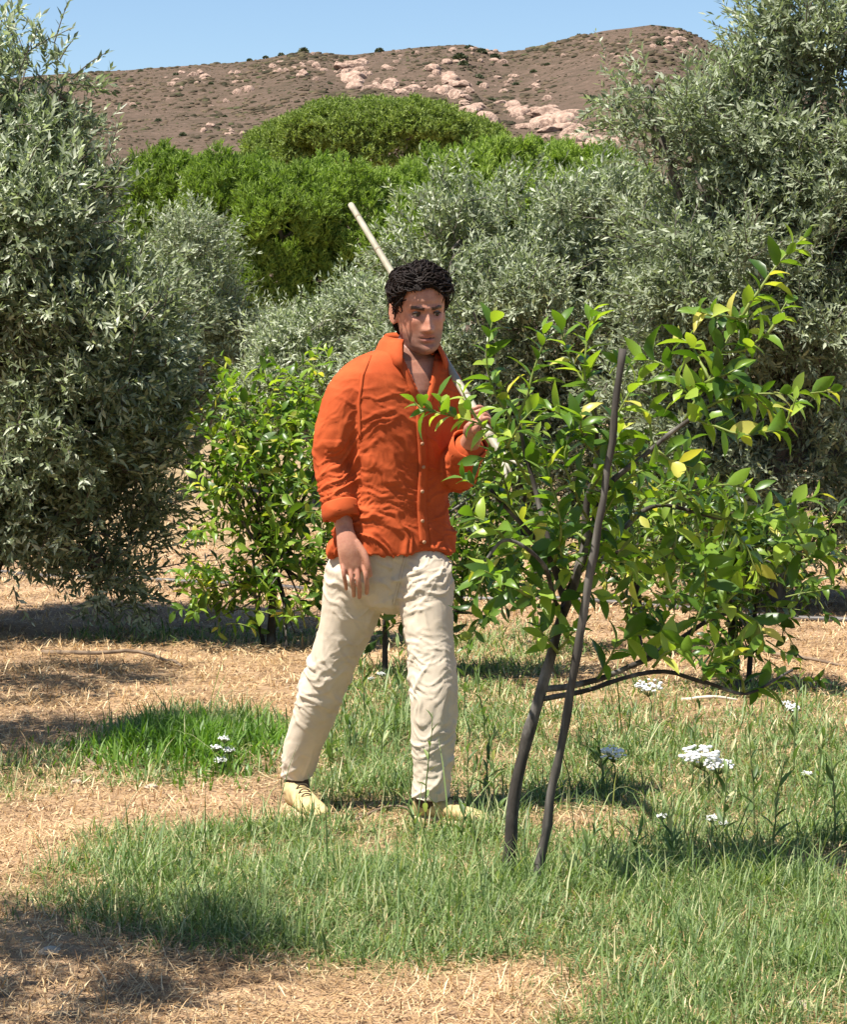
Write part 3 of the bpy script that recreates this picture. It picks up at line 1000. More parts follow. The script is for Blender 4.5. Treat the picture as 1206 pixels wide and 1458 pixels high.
# the young tree in front of the walker, tied to a stake
Y = 7.1
TB = on_ground(722, 1248)
Yt = TB.y
trunks = [
    ([TB - Vector((0, 0, .03))] + W([(733, 1130), (752, 1050), (775, 965), (790, 915), (806, 860)], Yt), .0195, .013),
    (W([(806, 860), (790, 810, .0), (755, 760, -.05), (700, 695, -.1)], Yt), .012, .006),
    (W([(806, 860), (828, 790, .05), (838, 720, .08), (850, 640, .05), (845, 560, 0)], Yt), .015, .006),
    (W([(800, 880), (840, 770, -.06), (868, 690, -.1), (930, 640, -.12), (988, 592, -.12)], Yt), .011, .006),
    (W([(772, 982), (850, 968, .05), (930, 935, .1), (1005, 888, .15), (1050, 870, .2)], Yt), .011, .006),
    (W([(770, 996), (850, 980, -.05), (935, 955, -.05), (1000, 970, 0), (1060, 988, .05), (1130, 955, .1)], Yt), .009, .004),
    (W([(806, 860), (760, 690, .1), (735, 600, .1)], Yt), .010, .005),
    (W([(835, 830), (880, 760, .2), (940, 720, .3), (1030, 740, .3)], Yt), .010, .005),
    (W([(800, 880), (770, 800, -.2), (720, 770, -.25), (690, 800, -.25)], Yt), .008, .004),
]
sh = [
    # long shoot that rises to the right
    [(975, 600, -.12), (1005, 545, -.12), (1035, 490, -.1), (1070, 430, -.08)], [(1055, 455, -.1), (1085, 405, -.08), (1115, 370, -.06), (1150, 340, -.05)],
    [(985, 590, -.12), (1040, 565, -.16), (1110, 560, -.2), (1185, 552, -.22)], [(1010, 540, -.1), (1050, 545, 0), (1100, 590, .05)],
    [(1000, 570, -.1), (960, 530, -.05), (920, 510, 0), (880, 515, 0)], [(1010, 540, -.1), (990, 500, 0), (965, 480, .05)], [(1030, 500, -.1), (1060, 500, -.1), (1090, 480, -.12)],
    [(985, 595, -.12), (1010, 600, -.2), (1060, 620, -.25), (1110, 612, -.25)], [(1005, 550, -.1), (985, 560, -.2), (960, 545, -.25)],
    # middle tops
    [(848, 600, 0), (835, 540, 0), (838, 490, 0), (845, 440, 0)], [(845, 560, 0), (815, 510, .05), (800, 460, .06)], [(735, 600, .1), (755, 550, .1), (770, 500, .1), (775, 465, .1)],
    [(735, 610, .1), (705, 560, .08), (695, 510, .05), (702, 455, .03)], [(740, 600, .1), (720, 560, .12), (700, 545, .12)], [(850, 640, 0), (880, 590, -.05), (905, 540, -.05)],
    [(848, 640, 0), (815, 610, -.1), (790, 590, -.14), (770, 580, -.15)], [(850, 650, 0), (830, 620, -.15), (825, 590, -.2)], [(840, 700, 0), (870, 650, -.1), (885, 610, -.12)],
    # towards the walker's chest
    [(755, 690, -.1), (725, 640, -.15), (690, 610, -.18), (650, 594, -.2), (604, 582, -.2)], [(690, 610, -.18), (670, 580, -.18), (655, 550, -.18)], [(650, 594, -.2), (630, 580, -.2), (625, 562, -.2)],
    [(620, 586, -.2), (600, 580, -.2), (588, 570, -.2)], [(720, 640, -.15), (735, 610, -.2), (760, 585, -.22)], [(730, 660, -.1), (700, 650, -.1), (680, 655, -.12)],
    # left lower
    [(745, 750, -.05), (715, 710, -.1), (680, 690, -.12), (655, 680, -.12)], [(725, 730, -.05), (720, 680, -.1), (705, 640, -.12)], [(770, 790, 0), (735, 790, -.1), (700, 800, -.15), (668, 830, -.15)],
    [(700, 800, -.15), (685, 830, -.15), (672, 865, -.15)], [(720, 770, -.2), (700, 745, -.25), (672, 730, -.25)], [(760, 770, 0), (740, 730, .1), (715, 700, .15)], [(770, 690, .1), (755, 650, .12), (735, 630, .15)],
    [(790, 800, -.1), (800, 750, -.18), (790, 700, -.2), (775, 650, -.2)], [(800, 760, .1), (780, 720, .15), (760, 690, .15)], [(740, 790, -.05), (720, 830, -.1), (715, 860, -.1)],
    # middle
    [(838, 740, 0), (815, 700, -.12), (805, 650, -.15), (815, 610, -.15)], [(845, 720, 0), (880, 680, .1), (905, 640, .12)], [(860, 700, -.05), (900, 680, -.15), (930, 665, -.18)], [(835, 770, 0), (860, 730, -.12), (880, 700, -.15)],
    [(935, 640, -.1), (960, 660, -.1), (990, 668, -.1)], [(930, 645, -.1), (925, 600, -.05), (930, 560, 0)], [(820, 820, 0), (850, 800, -.12), (890, 800, -.16)],
    # right lower
    [(900, 745, .25), (930, 700, .2), (960, 680, .2)], [(940, 720, .3), (980, 700, .25), (1030, 690, .25), (1080, 700, .25)], [(1000, 730, .3), (1050, 740, .25), (1100, 730, .2), (1170, 700, .2)], [(1030, 740, .3), (1060, 780, .25), (1080, 820, .25)],
    [(960, 720, .3), (960, 770, .2), (950, 810, .2)], [(900, 750, .2), (905, 790, .1), (900, 830, .1)], [(1100, 760, .2), (1150, 790, .15), (1200, 790, .15)], [(1140, 800, .2), (1170, 790, .2), (1195, 800, .2)], [(990, 735, .3), (1000, 790, .25), (990, 840, .25)],
    # low on the trunk and on the low boughs
    [(806, 860, 0), (830, 840, -.1), (860, 850, -.12)], [(800, 870, 0), (775, 840, -.1), (755, 850, -.14)], [(815, 830, 0), (800, 790, -.12), (790, 760, -.15)], [(850, 968, .05), (870, 940, 0), (880, 915, 0)], [(930, 935, .1), (945, 900, .05), (950, 870, .05)], [(985, 905, .12), (1000, 870, .1), (1005, 840, .1)], [(930, 950, -.05), (950, 930, -.1), (985, 925, -.12)], [(828, 800, .05), (850, 780, .12), (880, 770, .15)], [(1000, 970, 0), (1020, 945, -.05), (1045, 930, -.05)],
    [(795, 930, -.02), (775, 905, -.1), (765, 890, -.12)], [(795, 925, 0), (815, 900, -.08), (830, 895, -.1)], [(1005, 888, .15), (1040, 850, .1), (1070, 830, .1)], [(1050, 870, .2), (1080, 890, .15), (1090, 920, .12)], [(1060, 985, .05), (1050, 960, 0), (1040, 940, 0)],
]
shoots = [W(s, Yt) for s in sh]
for _ in range(26):                       # small side shoots through the crown
    s = random.choice(sh); q = random.choice(s)
    if q[0] < 700: continue
    a = random.uniform(0, 6.28); L = random.uniform(35, 75)
    dz = random.uniform(-.25, .25)
    shoots.append(W([q, (q[0] + .5 * L * math.cos(a), q[1] - .5 * L * abs(math.sin(a)) - 6, q[2] + dz * .5), (q[0] + L * math.cos(a), q[1] - L * abs(math.sin(a)) - 14, q[2] + dz)], Yt))
lemon_tree(TB, trunks, shoots, 'young lemon tree with large glossy leaves tied to a leaning stake', 300, .098, 54, open_=.9, scales=[.8 if s[-1][0] < Vector(at(668, 0, Yt)).x else 1 for s in shoots])

sb = on_ground(760, 1262)
Ys = sb.y
c = curve([sb - Vector((0, 0, .06))] + W([(778, 1170, .0), (800, 1060, 0), (824, 920, -.03), (846, 790, -.06), (868, 650, -.05), (887, 498, -.02)], Ys), 44)
c = wobble(c, .010, 7, 5)
v, q = tubes([(c, np.linspace(.0140, .0100, 44) * (1 + .10 * rng.normal(size=44)))], 8)
st = tag(link('tree_stake', np_mesh('tree_stake', v, [q], True, origin=sb), M_STAKE), 'thin grey weathered stake leaning through the young lemon tree', 'stake')
st.location = sb


def bushy_lemon(base, lobes, label, n_shoots, stems, leaf=.085, n_parts=300, seed=5, length=.2, name='lemon_tree', per_m=38, mat=None):
    b = np.array(base)
    pos, outw, r, idx = in_lobes(lobes, n_shoots, .5)
    keep = pos[:, 2] > .12
    pos, outw = pos[keep], outw[keep]
    sh = []
    for p, o in zip(pos, outw):
        d = norm(o * .6 + rng.normal(size=3) * .5 + np.array([0, 0, .55]))
        L = length * rng.uniform(.6, 1.4)
        sh.append([p, p + d * L * .5 + rng.normal(size=3) * .015, p + d * L + np.array([0, 0, -.02])])
    tr = []
    for i, s in enumerate(stems):
        tr.append(s)
    rs = np.random.default_rng(seed)
    top = np.array(stems[0][0][-1])
    for l in lobes:
        for k in range(4):
            e = np.array(l[:3]) + norm(rs.normal(size=3)) * np.array(l[3:]) * .8
            tr.append(([top, (top + e) / 2 + rs.normal(size=3) * .04, e], .009, .003))
    return lemon_tree(base, tr, sh, label, n_parts, leaf, per_m, name=name, r_twig=.004, mat=mat)


# bushy lemon tree behind the walker's back
Y = 12.6
b = on_ground(385, 918)
Y = b.y
bushy_lemon(b, [lobe(370, 620, Y, 85, 90, .35), lobe(420, 690, Y, 90, 110, .4), lobe(350, 730, Y - .1, 75, 70, .35), lobe(340, 850, Y - .15, 60, 45, .25), lobe(420, 830, Y - .1, 70, 80, .3), lobe(450, 590, Y + .1, 60, 70, .3), lobe(335, 660, Y, 55, 70, .3), lobe(440, 920, Y - .3, 45, 55, .2), lobe(470, 820, Y, 50, 70, .3), lobe(310, 860, Y - .1, 45, 40, .2)],
            'bushy lemon tree behind the back of the walker', 400, [([b - Vector((0, 0, .03)), b + Vector((.01, 0, .2)), Vector(at(390, 800, Y))], .026, .016), ([b + Vector((-.04, 0, 0)), b + Vector((-.07, -.02, .2)), Vector(at(360, 780, Y))], .013, .008)], .088, 300, 5, .19)
# thin one right behind the legs
b = on_ground(548, 965)
Y = b.y
bushy_lemon(b, [lobe(550, 800, Y, 60, 90, .25), lobe(660, 830, Y, 50, 55, .25), lobe(500, 700, Y, 70, 80, .3), lobe(690, 740, Y, 60, 90, .3), lobe(720, 650, Y, 60, 70, .3), lobe(600, 880, Y, 55, 40, .2), lobe(690, 850, Y, 45, 40, .2)],
            'thin stemmed lemon tree seen between the walker\'s legs', 260, [([b - Vector((0, 0, .03)), b + Vector((0, 0, .2)), Vector(at(553, 790, Y))], .016, .009)], .085, 100, 6, .18, mat=M_LEMON_SHADE)
# lemon tree behind the right lower boughs
b = on_ground(1050, 985)
Y = b.y
bushy_lemon(b, [lobe(1030, 760, Y, 95, 70, .35), lobe(1060, 850, Y - .1, 70, 75, .3), lobe(960, 790, Y, 70, 60, .3), lobe(1110, 800, Y, 60, 60, .3), lobe(1070, 925, Y - .1, 36, 40, .18)],
            'lemon tree in the shade on the right, leafy down to the ground', 190, [([b - Vector((0, 0, .03)), b + Vector((-.02, 0, .2)), Vector(at(1035, 790, Y))], .030, .018), ([b + Vector((.05, 0, 0)), b + Vector((.06, .02, .2)), Vector(at(1080, 830, Y))], .014, .008)], .09, 220, 7, .19, mat=M_LEMON_SHADE)
# and one further away between them
b = on_ground(905, 925)
Y = b.y
bushy_lemon(b, [lobe(900, 740, Y, 80, 70, .35), lobe(830, 790, Y, 70, 50, .3), lobe(900, 810, Y, 60, 50, .3), lobe(760, 800, Y, 60, 50, .3)],
            'further lemon tree with a stout trunk behind the stake', 130, [([b - Vector((0, 0, .03)), b + Vector((.01, 0, .25)), Vector(at(900, 790, Y))], .034, .02)], .09, 120, 8, .19, mat=M_LEMON_SHADE)

# ------------------------------------------------------------------ small things in the grove
hp = []
for px in range(-260, 1500, 40):
    p = on_ground(px, 817 + .058 * px + 2.0 * math.sin(px * .013))
    hp.append((p.x, p.y, p.z + .014))
v, q = tubes([(np.array(hp), np.full(len(hp), .018))], 8)
tag(link('irrigation_hose', np_mesh('irrigation_hose', v, [q], True), M_HOSE), 'dark irrigation hose lying across the straw under the trees', 'hose')


def lying(name, pts, r, mat, label, cat, group=None, lift=.015):
    P = [on_ground(a, c) for a, c in pts]
    b = P[0]
    Q = [np.array((p.x, p.y, p.z + lift + (.02 if 0 < i < len(P) - 1 else 0))) for i, p in enumerate(P)]
    c = wobble(curve(Q, 12), .02, 5, len(pts))
    v, q = tubes([(c, np.linspace(r, r * .5, 12))], 6)
    o = link(name, np_mesh(name, v, [q], True, origin=b), mat)
    o.location = b
    return tag(o, label, cat, group)


lying('fallen_branch', [(60, 932), (130, 938), (205, 939), (262, 955)], .014, M_STICK, 'long bent dry branch lying on the straw left of the lemon tree', 'branch')
lying('dry_stick', [(970, 1003), (1010, 1006), (1050, 1008)], .010, M_STONE, 'pale dry stick lying below the low bough', 'stick')
lying('dry_stick', [(120, 1085), (150, 1100)], .008, M_STICK, 'short dry stick beside the bright grass tuft', 'stick')
lying('dry_stick', [(505, 1162), (560, 1150), (600, 1158)], .006, M_STICK, 'thin twig on the bare earth between the shoes', 'stick')
lying('dry_stick', [(1090, 930), (1150, 945), (1230, 950)], .012, M_STICK, 'dry stick on the straw under the shaded lemon tree', 'stick')

for i, (px, py, s, lab) in enumerate([(72, 1366, 20, 'flat pale stone in the shade on the straw'), (215, 1120, 15, 'pale stone on the bare strip before the bright tuft'), (108, 1112, 12, 'small pale stone at the edge of the green strip'), (1142, 1440, 22, 'pale stone half hidden in the grass on the right'), (512, 1148, 9, 'whitish pebble between the shoes')]):
    p = on_ground(px, py)
    me = rock_mesh('stone', 40 + i, 2, .45)
    me.materials.append(M_STONE)
    o = bpy.data.objects.new('stone', me); COL.objects.link(o)
    r = s * p.y / F
    o.location = p + Vector((0, 0, r * .25)); o.scale = (r, r * .8, r * .8)
    o.rotation_euler = (0, 0, i * 1.3)
    tag(o, lab, 'stone')


def umbel(base, tops, label, r=.03, nf=64):
    """flower stalk with flat white heads; tops: list of (point, radius)"""
    root = empty('white_flower', base, label, 'flower')
    b = np.array(base)
    bm = bmesh.new()
    bmesh.ops.create_icosphere(bm, subdivisions=1, radius=1)
    tv = np.array([v.co[:] for v in bm.verts]); tf = [np.array([[v.index for v in f.verts] for f in bm.faces])]
    bm.free()
    lines = []
    for p, rr in tops:
        p = np.array(p)
        mid = (b + p) / 2 + np.array([.01, 0, .0])
        st = p - np.array([0, 0, rr * .9])
        lines.append((curve([b, mid, st], 8), np.linspace(.0035, .002, 8)))
        a = rng.random(nf) * 6.283; q = np.sqrt(rng.random(nf)) * rr
        pos = p + np.stack([np.cos(a) * q, np.sin(a) * q, -.25 * q * q / rr + rng.normal(size=nf) * rr * .16], -1)
        for e in pos[::3]:
            lines.append((np.array([st, (st + e) / 2 + (0, 0, -.003), e]), np.array([.0014, .001, .001])))
        s = rr * (.09 + .10 * rng.random(nf))
        v, f, _ = stamp(tv * np.array([1, 1, .55]), tf, pos, rng.normal(size=(nf, 3)) * np.array([1, 1, .2]), np.tile([0, 0, 1.0], (nf, 1)), s)
        link('flower_head', np_mesh('flower_head', v, f, False, origin=b), M_FLOWER, root)
    v, q = tubes(lines, 6)
    link('stem', np_mesh('stem', v, [q], True, origin=b), M_STALK, root)
    return root


def flower(px, py, heads, label, r=.03):
    b = on_ground(px, py)
    umbel(b, [(at(hx, hy, b.y + dy), rr) for hx, hy, dy, rr in heads], label)


flower(316, 1100, [(318, 1050, 0, .02), (307, 1062, -.02, .022), (326, 1066, .01, .022), (315, 1080, -.02, .024)], 'white flower cluster standing before the bright grass tuft')
flower(1012, 1130, [(998, 1070, 0, .068), (1024, 1084, -.03, .05)], 'largest white flower head among the grass right of the stake')
flower(872, 1120, [(873, 1068, 0, .048)], 'flat white flower head just right of the stake')
flower(925, 1030, [(924, 975, 0, .055)], 'flat white flower head below the low bough')
flower(1130, 1040, [(1130, 1005, 0, .03), (1120, 1000, .03, .02)], 'small white flower in the shade of the right lemon tree')
flower(1018, 1190, [(1015, 1162, 0, .022), (1030, 1170, 0, .016)], 'small white flower in the tall grass below the largest one')
flower(946, 1200, [(943, 1160, 0, .016)], 'tiny white flower beside the dry patch behind the stake')
flower(1150, 1130, [(1150, 1100, 0, .018)], 'tiny white flower at the right among tall green stems')
flower(545, 985, [(543, 958, 0, .018), (528, 965, 0, .014)], 'small cream flowers between the walker\'s legs')


def weed(px, py, hpx, label, n_leaf=11, lean=0, group=None, mat=None):
    b = on_ground(px, py)
    bb = np.array(b)
    s = b.y / F
    root = empty('weed', b, label, 'weed', group)
    top = bb + np.array([lean * s, rng.normal() * .02, hpx * s])
    lines = [(wobble(curve([bb, (bb + top) / 2 + np.array([-.2 * lean * s, 0, 0]), top], 8), .008, 12, px), np.linspace(.0035, .0012, 8))]
    P, D, Nn, S = shoot_leaves(lines[0][0], n_leaf, .075, .12, .6)
    v, q = tubes(lines, 6)
    link('stem', np_mesh('stem', v, [q], True, origin=bb), M_STALK, root)
    tv = LEMON_V * np.array([.55, 1, 1])
    me = np_mesh('leaf', tv, LEMON_F, True)
    me.materials.append(mat or M_GRASS)
    Mx = frames(D + np.array([0, 0, .5]), Nn)
    for j in range(len(P)):
        o = bpy.data.objects.new('leaf', me); COL.objects.link(o)
        m4 = (Matrix(Mx[j].tolist()) * float(S[j])).to_4x4(); m4.translation = Vector(P[j] - bb)
        o.parent = root; o.matrix_basis = m4
    return root


weed(604, 1180, 175, 'tall narrow weed stalk in front of the walker\'s forward leg', 8, 14)
weed(592, 1182, 60, 'short dark weed at the heel of the forward shoe', 6, -22)
weed(655, 1200, 130, 'dark leafy weed at the toe of the forward shoe', 9, 25)
for i, (px, py, h, l) in enumerate([(690, 1140, 110, 12), (708, 1170, 140, -14), (1030, 1200, 150, 10), (1075, 1180, 170, -12), (1100, 1230, 160, 14), (1160, 1150, 120, 10), (905, 1230, 60, 8), (960, 1240, 90, -10), (1190, 1200, 150, -8), (830, 1230, 60, 20), (640, 1060, 90, 10), (500, 1075, 80, -10), (485, 1050, 110, 12), (520, 1040, 120, -8), (560, 1060, 100, 10), (540, 1090, 90, 14), (575, 1030, 130, -10), (660, 1030, 120, 8), (690, 1060, 110, -12), (470, 1090, 70, 6), (665, 1100, 90, 10), (1130, 1100, 150, 9), (860, 1120, 80, -9), (985, 1120, 120, 12)]):
    if px < 700:
        weed(px, py, h, 'green leafy weed growing beside and behind the walker\'s legs', 9, l, 'weeds around the legs')
    else:
        weed(px, py, h, 'green leafy weed standing in the grass around the young lemon tree', 9, l, 'weeds around the lemon tree')

# ------------------------------------------------------------------ the walker
M_SKIN = None


def cloth_mat(name, c0, c1, rough=.85, weave=900, bump=.25, sheen=.0, trans=0.0):
    m, nt, out = new_mat(name)
    tc = N(nt, 'ShaderNodeTexCoord')
    t1 = noise_tex(nt, 9, 6, .65, vec=tc.outputs['Object'])
    col = ramp(nt, [(.3, c0), (.7, c1)], t1.outputs[0])
    p = N(nt, 'ShaderNodeBsdfPrincipled')
    p.inputs['Roughness'].default_value = rough
    p.inputs['Specular IOR Level'].default_value = .15
    p.inputs['Sheen Weight'].default_value = sheen
    nt.links.new(col, p.inputs['Base Color'])
    mp = N(nt, 'ShaderNodeMapping'); mp.inputs['Scale'].default_value = (1, 1, 1.6)
    nt.links.new(tc.outputs['Object'], mp.inputs[0])
    t2 = noise_tex(nt, 9, 5, .55, vec=mp.outputs[0]); t2.noise_type = 'RIDGED_MULTIFRACTAL'; t2.inputs['Distortion'].default_value = .6
    b1 = N(nt, 'ShaderNodeBump'); b1.inputs['Strength'].default_value = bump; b1.inputs['Distance'].default_value = .012
    nt.links.new(t2.outputs[0], b1.inputs['Height'])
    t3 = noise_tex(nt, 300, 3, .6, vec=tc.outputs['Object'])
    b2 = N(nt, 'ShaderNodeBump'); b2.inputs['Strength'].default_value = .25; b2.inputs['Distance'].default_value = .002
    nt.links.new(t3.outputs[0], b2.inputs['Height']); nt.links.new(b1.outputs[0], b2.inputs['Normal'])
    nt.links.new(b2.outputs[0], p.inputs['Normal'])
    nt.links.new(p.outputs[0], out.inputs[0])
    return m


def skin_mat():
    m, nt, out = new_mat('skin')
    a = N(nt, 'ShaderNodeAttribute', attribute_name='tint')
    tc = N(nt, 'ShaderNodeTexCoord')
    t = noise_tex(nt, 45, 6, .7, vec=tc.outputs['Object'])
    c = ramp(nt, [(.3, (.80, .70, .68)), (.7, (1.12, 1.15, 1.15))], t.outputs[0])
    mx = N(nt, 'ShaderNodeMix', data_type='RGBA', blend_type='MULTIPLY'); mx.inputs[0].default_value = 1
    nt.links.new(a.outputs['Color'], mx.inputs[6]); nt.links.new(c, mx.inputs[7])
    p = N(nt, 'ShaderNodeBsdfPrincipled')
    p.inputs['Roughness'].default_value = .45
    p.inputs['Specular IOR Level'].default_value = .4
    p.inputs['Subsurface Weight'].default_value = .12
    p.inputs['Subsurface Radius'].default_value = (.012, .004, .002)
    p.inputs['Subsurface Scale'].default_value = 1.0
    nt.links.new(mx.outputs[2], p.inputs['Base Color'])
    t2 = noise_tex(nt, 220, 4, .6, vec=tc.outputs['Object'])
    b = N(nt, 'ShaderNodeBump'); b.inputs['Strength'].default_value = .2; b.inputs['Distance'].default_value = .002
    nt.links.new(t2.outputs[0], b.inputs['Height']); nt.links.new(b.outputs[0], p.inputs['Normal'])
    nt.links.new(p.outputs[0], out.inputs[0])
    return m


M_SKIN = skin_mat()
M_SHIRT = cloth_mat('orange_linen', (.37, .062, .017), (.50, .095, .027), bump=.22)
M_TROUSER = cloth_mat('cream_linen', (.50, .415, .315), (.61, .52, .41), bump=.22)
M_SHOE = surf_mat('yellow_suede', [(.32, (.34, .24, .11)), (.5, (.52, .385, .185)), (.7, (.64, .50, .27))], 17, 6, .85, .2, .3, 200, .002)
M_SOLE = surf_mat('crepe_sole', [(.3, (.45, .33, .18)), (.7, (.58, .45, .27))], 20, 4, .8, .2, .2, 100, .002)
M_LACE = surf_mat('dark_lace', [(.3, (.05, .03, .02)), (.7, (.09, .055, .035))], 30, 2, .8, .2, 0)
M_HAIR = surf_mat('dark_hair', [(.3, (.007, .005, .004)), (.7, (.022, .014, .011))], 60, 4, .55, .12, .4, 200, .003)
M_BUTTON = surf_mat('shell_button', [(.3, (.34, .17, .09)), (.7, (.46, .26, .15))], 60, 2, .4, .4, 0)
M_CANE = surf_mat('bamboo_cane', [(.3, (.21, .185, .13)), (.55, (.33, .30, .22)), (.75, (.44, .41, .32))], 10, 5, .5, .4, .2, 60, .002, stretch=(1, 1, .3))
M_CANE_NODE = surf_mat('bamboo_node', [(.3, (.19, .155, .10)), (.7, (.32, .27, .19))], 40, 4, .6, .3, .2, 80, .002)
M_EYE = surf_mat('eye_white', [(.3, (.30, .26, .24)), (.7, (.38, .34, .31))], 20, 2, .2, .5, 0)
M_IRIS = surf_mat('eye_iris', [(.3, (.012, .008, .006)), (.7, (.03, .018, .012))], 20, 2, .15, .5, 0)


def loft(rings, seg=28, power=2.0):
    """rings: (centre, U, V) with half axes; closed at both ends; returns verts, faces (outward)"""
    V, Fq, Ft = [], [], []
    ang = np.linspace(0, 2 * math.pi, seg, endpoint=False)
    e = 2.0 / power
    ca = np.sign(np.cos(ang)) * np.abs(np.cos(ang)) ** e
    sa = np.sign(np.sin(ang)) * np.abs(np.sin(ang)) ** e
    for c, U, Vv in rings:
        c, U, Vv = map(lambda q: np.array(q, dtype=float), (c, U, Vv))
        V.append(c + ca[:, None] * U + sa[:, None] * Vv)
    k = len(rings)
    V = np.concatenate(V)
    c0, c1 = np.array(rings[0][0]), np.array(rings[-1][0])
    V = np.concatenate([V, [c0], [c1]])
    for i in range(k - 1):
        for j in range(seg):
            j2 = (j + 1) % seg
            Fq.append((i * seg + j, i * seg + j2, (i + 1) * seg + j2, (i + 1) * seg + j))
    for j in range(seg):
        j2 = (j + 1) % seg
        Ft.append((k * seg, j2, j))
        Ft.append((k * seg + 1, (k - 1) * seg + j, (k - 1) * seg + j2))
    return V, Fq + Ft


def limb(points, radii, n=None, seg=20, flat=None, ref=(0, 1, 0), power=2.0):
    """a tapering limb along a smooth path. flat: per-point ratio of thickness to width; width lies across ref"""
    k = len(points)
    n = n or 4 * k
    C = curve(points, n)
    t = np.linspace(0, k - 1, n)
    rad = np.interp(t, range(k), radii)
    fl = np.interp(t, range(k), flat) if flat is not None else np.ones(n)
    T = norm(np.gradient(C, axis=0))
    refv = np.array(ref, dtype=float)
    rings = []
    for i in range(n):
        U = norm(np.cross(T[i], refv)); Vv = np.cross(U, T[i])
        rings.append((C[i], U * rad[i], Vv * rad[i] * fl[i]))
    # rounded ends
    r0, r1 = rings[0], rings[-1]
    a = [(r0[0] - T[0] * rad[0] * .55, r0[1] * .45, r0[2] * .45), (r0[0] - T[0] * rad[0] * .3, r0[1] * .8, r0[2] * .8)]
    b = [(r1[0] + T[-1] * rad[-1] * .3, r1[1] * .8, r1[2] * .8), (r1[0] + T[-1] * rad[-1] * .55, r1[1] * .45, r1[2] * .45)]
    return loft(a + rings + b, seg, power)


def merge(pieces):
    bm = bmesh.new()
    for V, Fs in pieces:
        b2 = bmesh.new()
        vs = [b2.verts.new(p) for p in V]
        for f in Fs:
            try: b2.faces.new([vs[i] for i in f])
            except ValueError: pass
        bmesh.ops.recalc_face_normals(b2, faces=b2.faces)
        me = bpy.data.meshes.new('tmp'); b2.to_mesh(me); b2.free()
        bm.from_mesh(me); bpy.data.meshes.remove(me)
    me = bpy.data.meshes.new('tmp'); bm.to_mesh(me); bm.free()
    return me


def fuse(pieces, voxel, smooth=4, factor=.5):
    """one continuous skin around all pieces"""
    me = merge(pieces)
    o = bpy.data.objects.new('tmp', me); COL.objects.link(o)
    m = o.modifiers.new('r', 'REMESH'); m.mode = 'VOXEL'; m.voxel_size = voxel
    if smooth:
        s = o.modifiers.new('s', 'SMOOTH'); s.iterations = smooth; s.factor = factor
    dg = bpy.context.evaluated_depsgraph_get()
    out = bpy.data.meshes.new_from_object(o.evaluated_get(dg))
    bpy.data.objects.remove(o); bpy.data.meshes.remove(me)
    return out


def get_np(me):
    v = np.zeros(len(me.vertices) * 3, dtype=np.float32); me.vertices.foreach_get('co', v)
    n = np.zeros(len(me.vertices) * 3, dtype=np.float32); me.vertex_normals.foreach_get('vector', n)
    return v.reshape(-1, 3).astype(float), n.reshape(-1, 3).astype(float)


def set_np(me, v):
    me.vertices.foreach_set('co', v.astype(np.float32).ravel())
    me.polygons.foreach_set('use_smooth', np.ones(len(me.polygons), dtype=bool))
    me.update()


def folds(p, z, w, s):
    """creases of crumpled linen: narrow ridges that start and stop, mostly across the limb"""
    v = Vector(p)
    warp = .10 * noise.noise(v * 5) + .03 * noise.noise(v * 17)
    d = 0.0
    for k, (fx, fz, tilt, amp, wid) in enumerate(((3.5, 13, .5, .0095, .11), (6, 24, -.4, .0070, .12), (9, 11, 1.1, .0060, .09), (14, 46, .25, .0040, .15), (26, 40, -.9, .0014, .16))):
        q = Vector((p[0] * fx, p[1] * fx, (z + warp + s * tilt * p[0]) * fz + 13.7 * k))
        n_ = noise.noise(q)
        on = min(1, max(0, .55 + 1.5 * noise.noise(v * 4.5 + Vector((k * 5.1, 0, 0)))))
        d += amp * on * math.exp(-(n_ / wid) ** 2)
    return w * (d - .0035) + .004 * noise.noise(v * 9)


YM = 8.03
base = Vector((at(555, 1160, YM).x, YM, 0)); base.z = gz(base.x, base.y)
man = empty('person', base, 'person in orange linen shirt and cream trousers walking with a pole on one shoulder', 'person')
B = np.array(base)
PHI = R(24)
SIDE = np.array([math.cos(PHI), math.sin(PHI), 0])      # towards his left shoulder
FRONT = np.array([math.sin(PHI), -math.cos(PHI), 0])    # where the chest faces


def A(px, py, dy=0.0):
    return np.array(at(px, py, YM + dy))


def torso(inset=0.0, hem=True):
    rows = [(580, 489, .056, .055, .02), (577, 496, .088, .068, .015), (573, 504, .134, .084, .01), (570, 515, .172, .098, .005), (568, 531, .195, .112, 0), (567, 555, .204, .123, 0), (565, 590, .196, .130, 0), (564, 640, .184, .128, 0),
            (563, 690, .178, .124, 0), (562, 730, .186, .128, 0), (561, 762, .204, .140, 0), (560, 786, .214, .148, 0)]
    rings = []
    for px, py, a, b, dy in rows:
        rings.append((A(px, py, dy), SIDE * max(.02, a - inset), FRONT * max(.02, b - inset)))
    if hem:
        rings.append((A(560, 787), SIDE * .195, FRONT * .13))
        rings.append((A(560, 770), SIDE * .185, FRONT * .12))
        rings.append((A(560, 745), SIDE * .165, FRONT * .10))
    return loft(rings, 40, 2.3)


# arms: right one hangs, left one holds the pole
RSH, REL, RWR = A(497, 540, -.07), A(473, 655, -.06), A(490, 748, -.13)
LSH, LEL, LWR = A(640, 545, .07), A(650, 674, .02), A(676, 616, -.19)
POLE_HAND = A(684, 597, -.225)
POLE_SH = A(629, 506, .075)
PD = norm(POLE_SH - POLE_HAND)

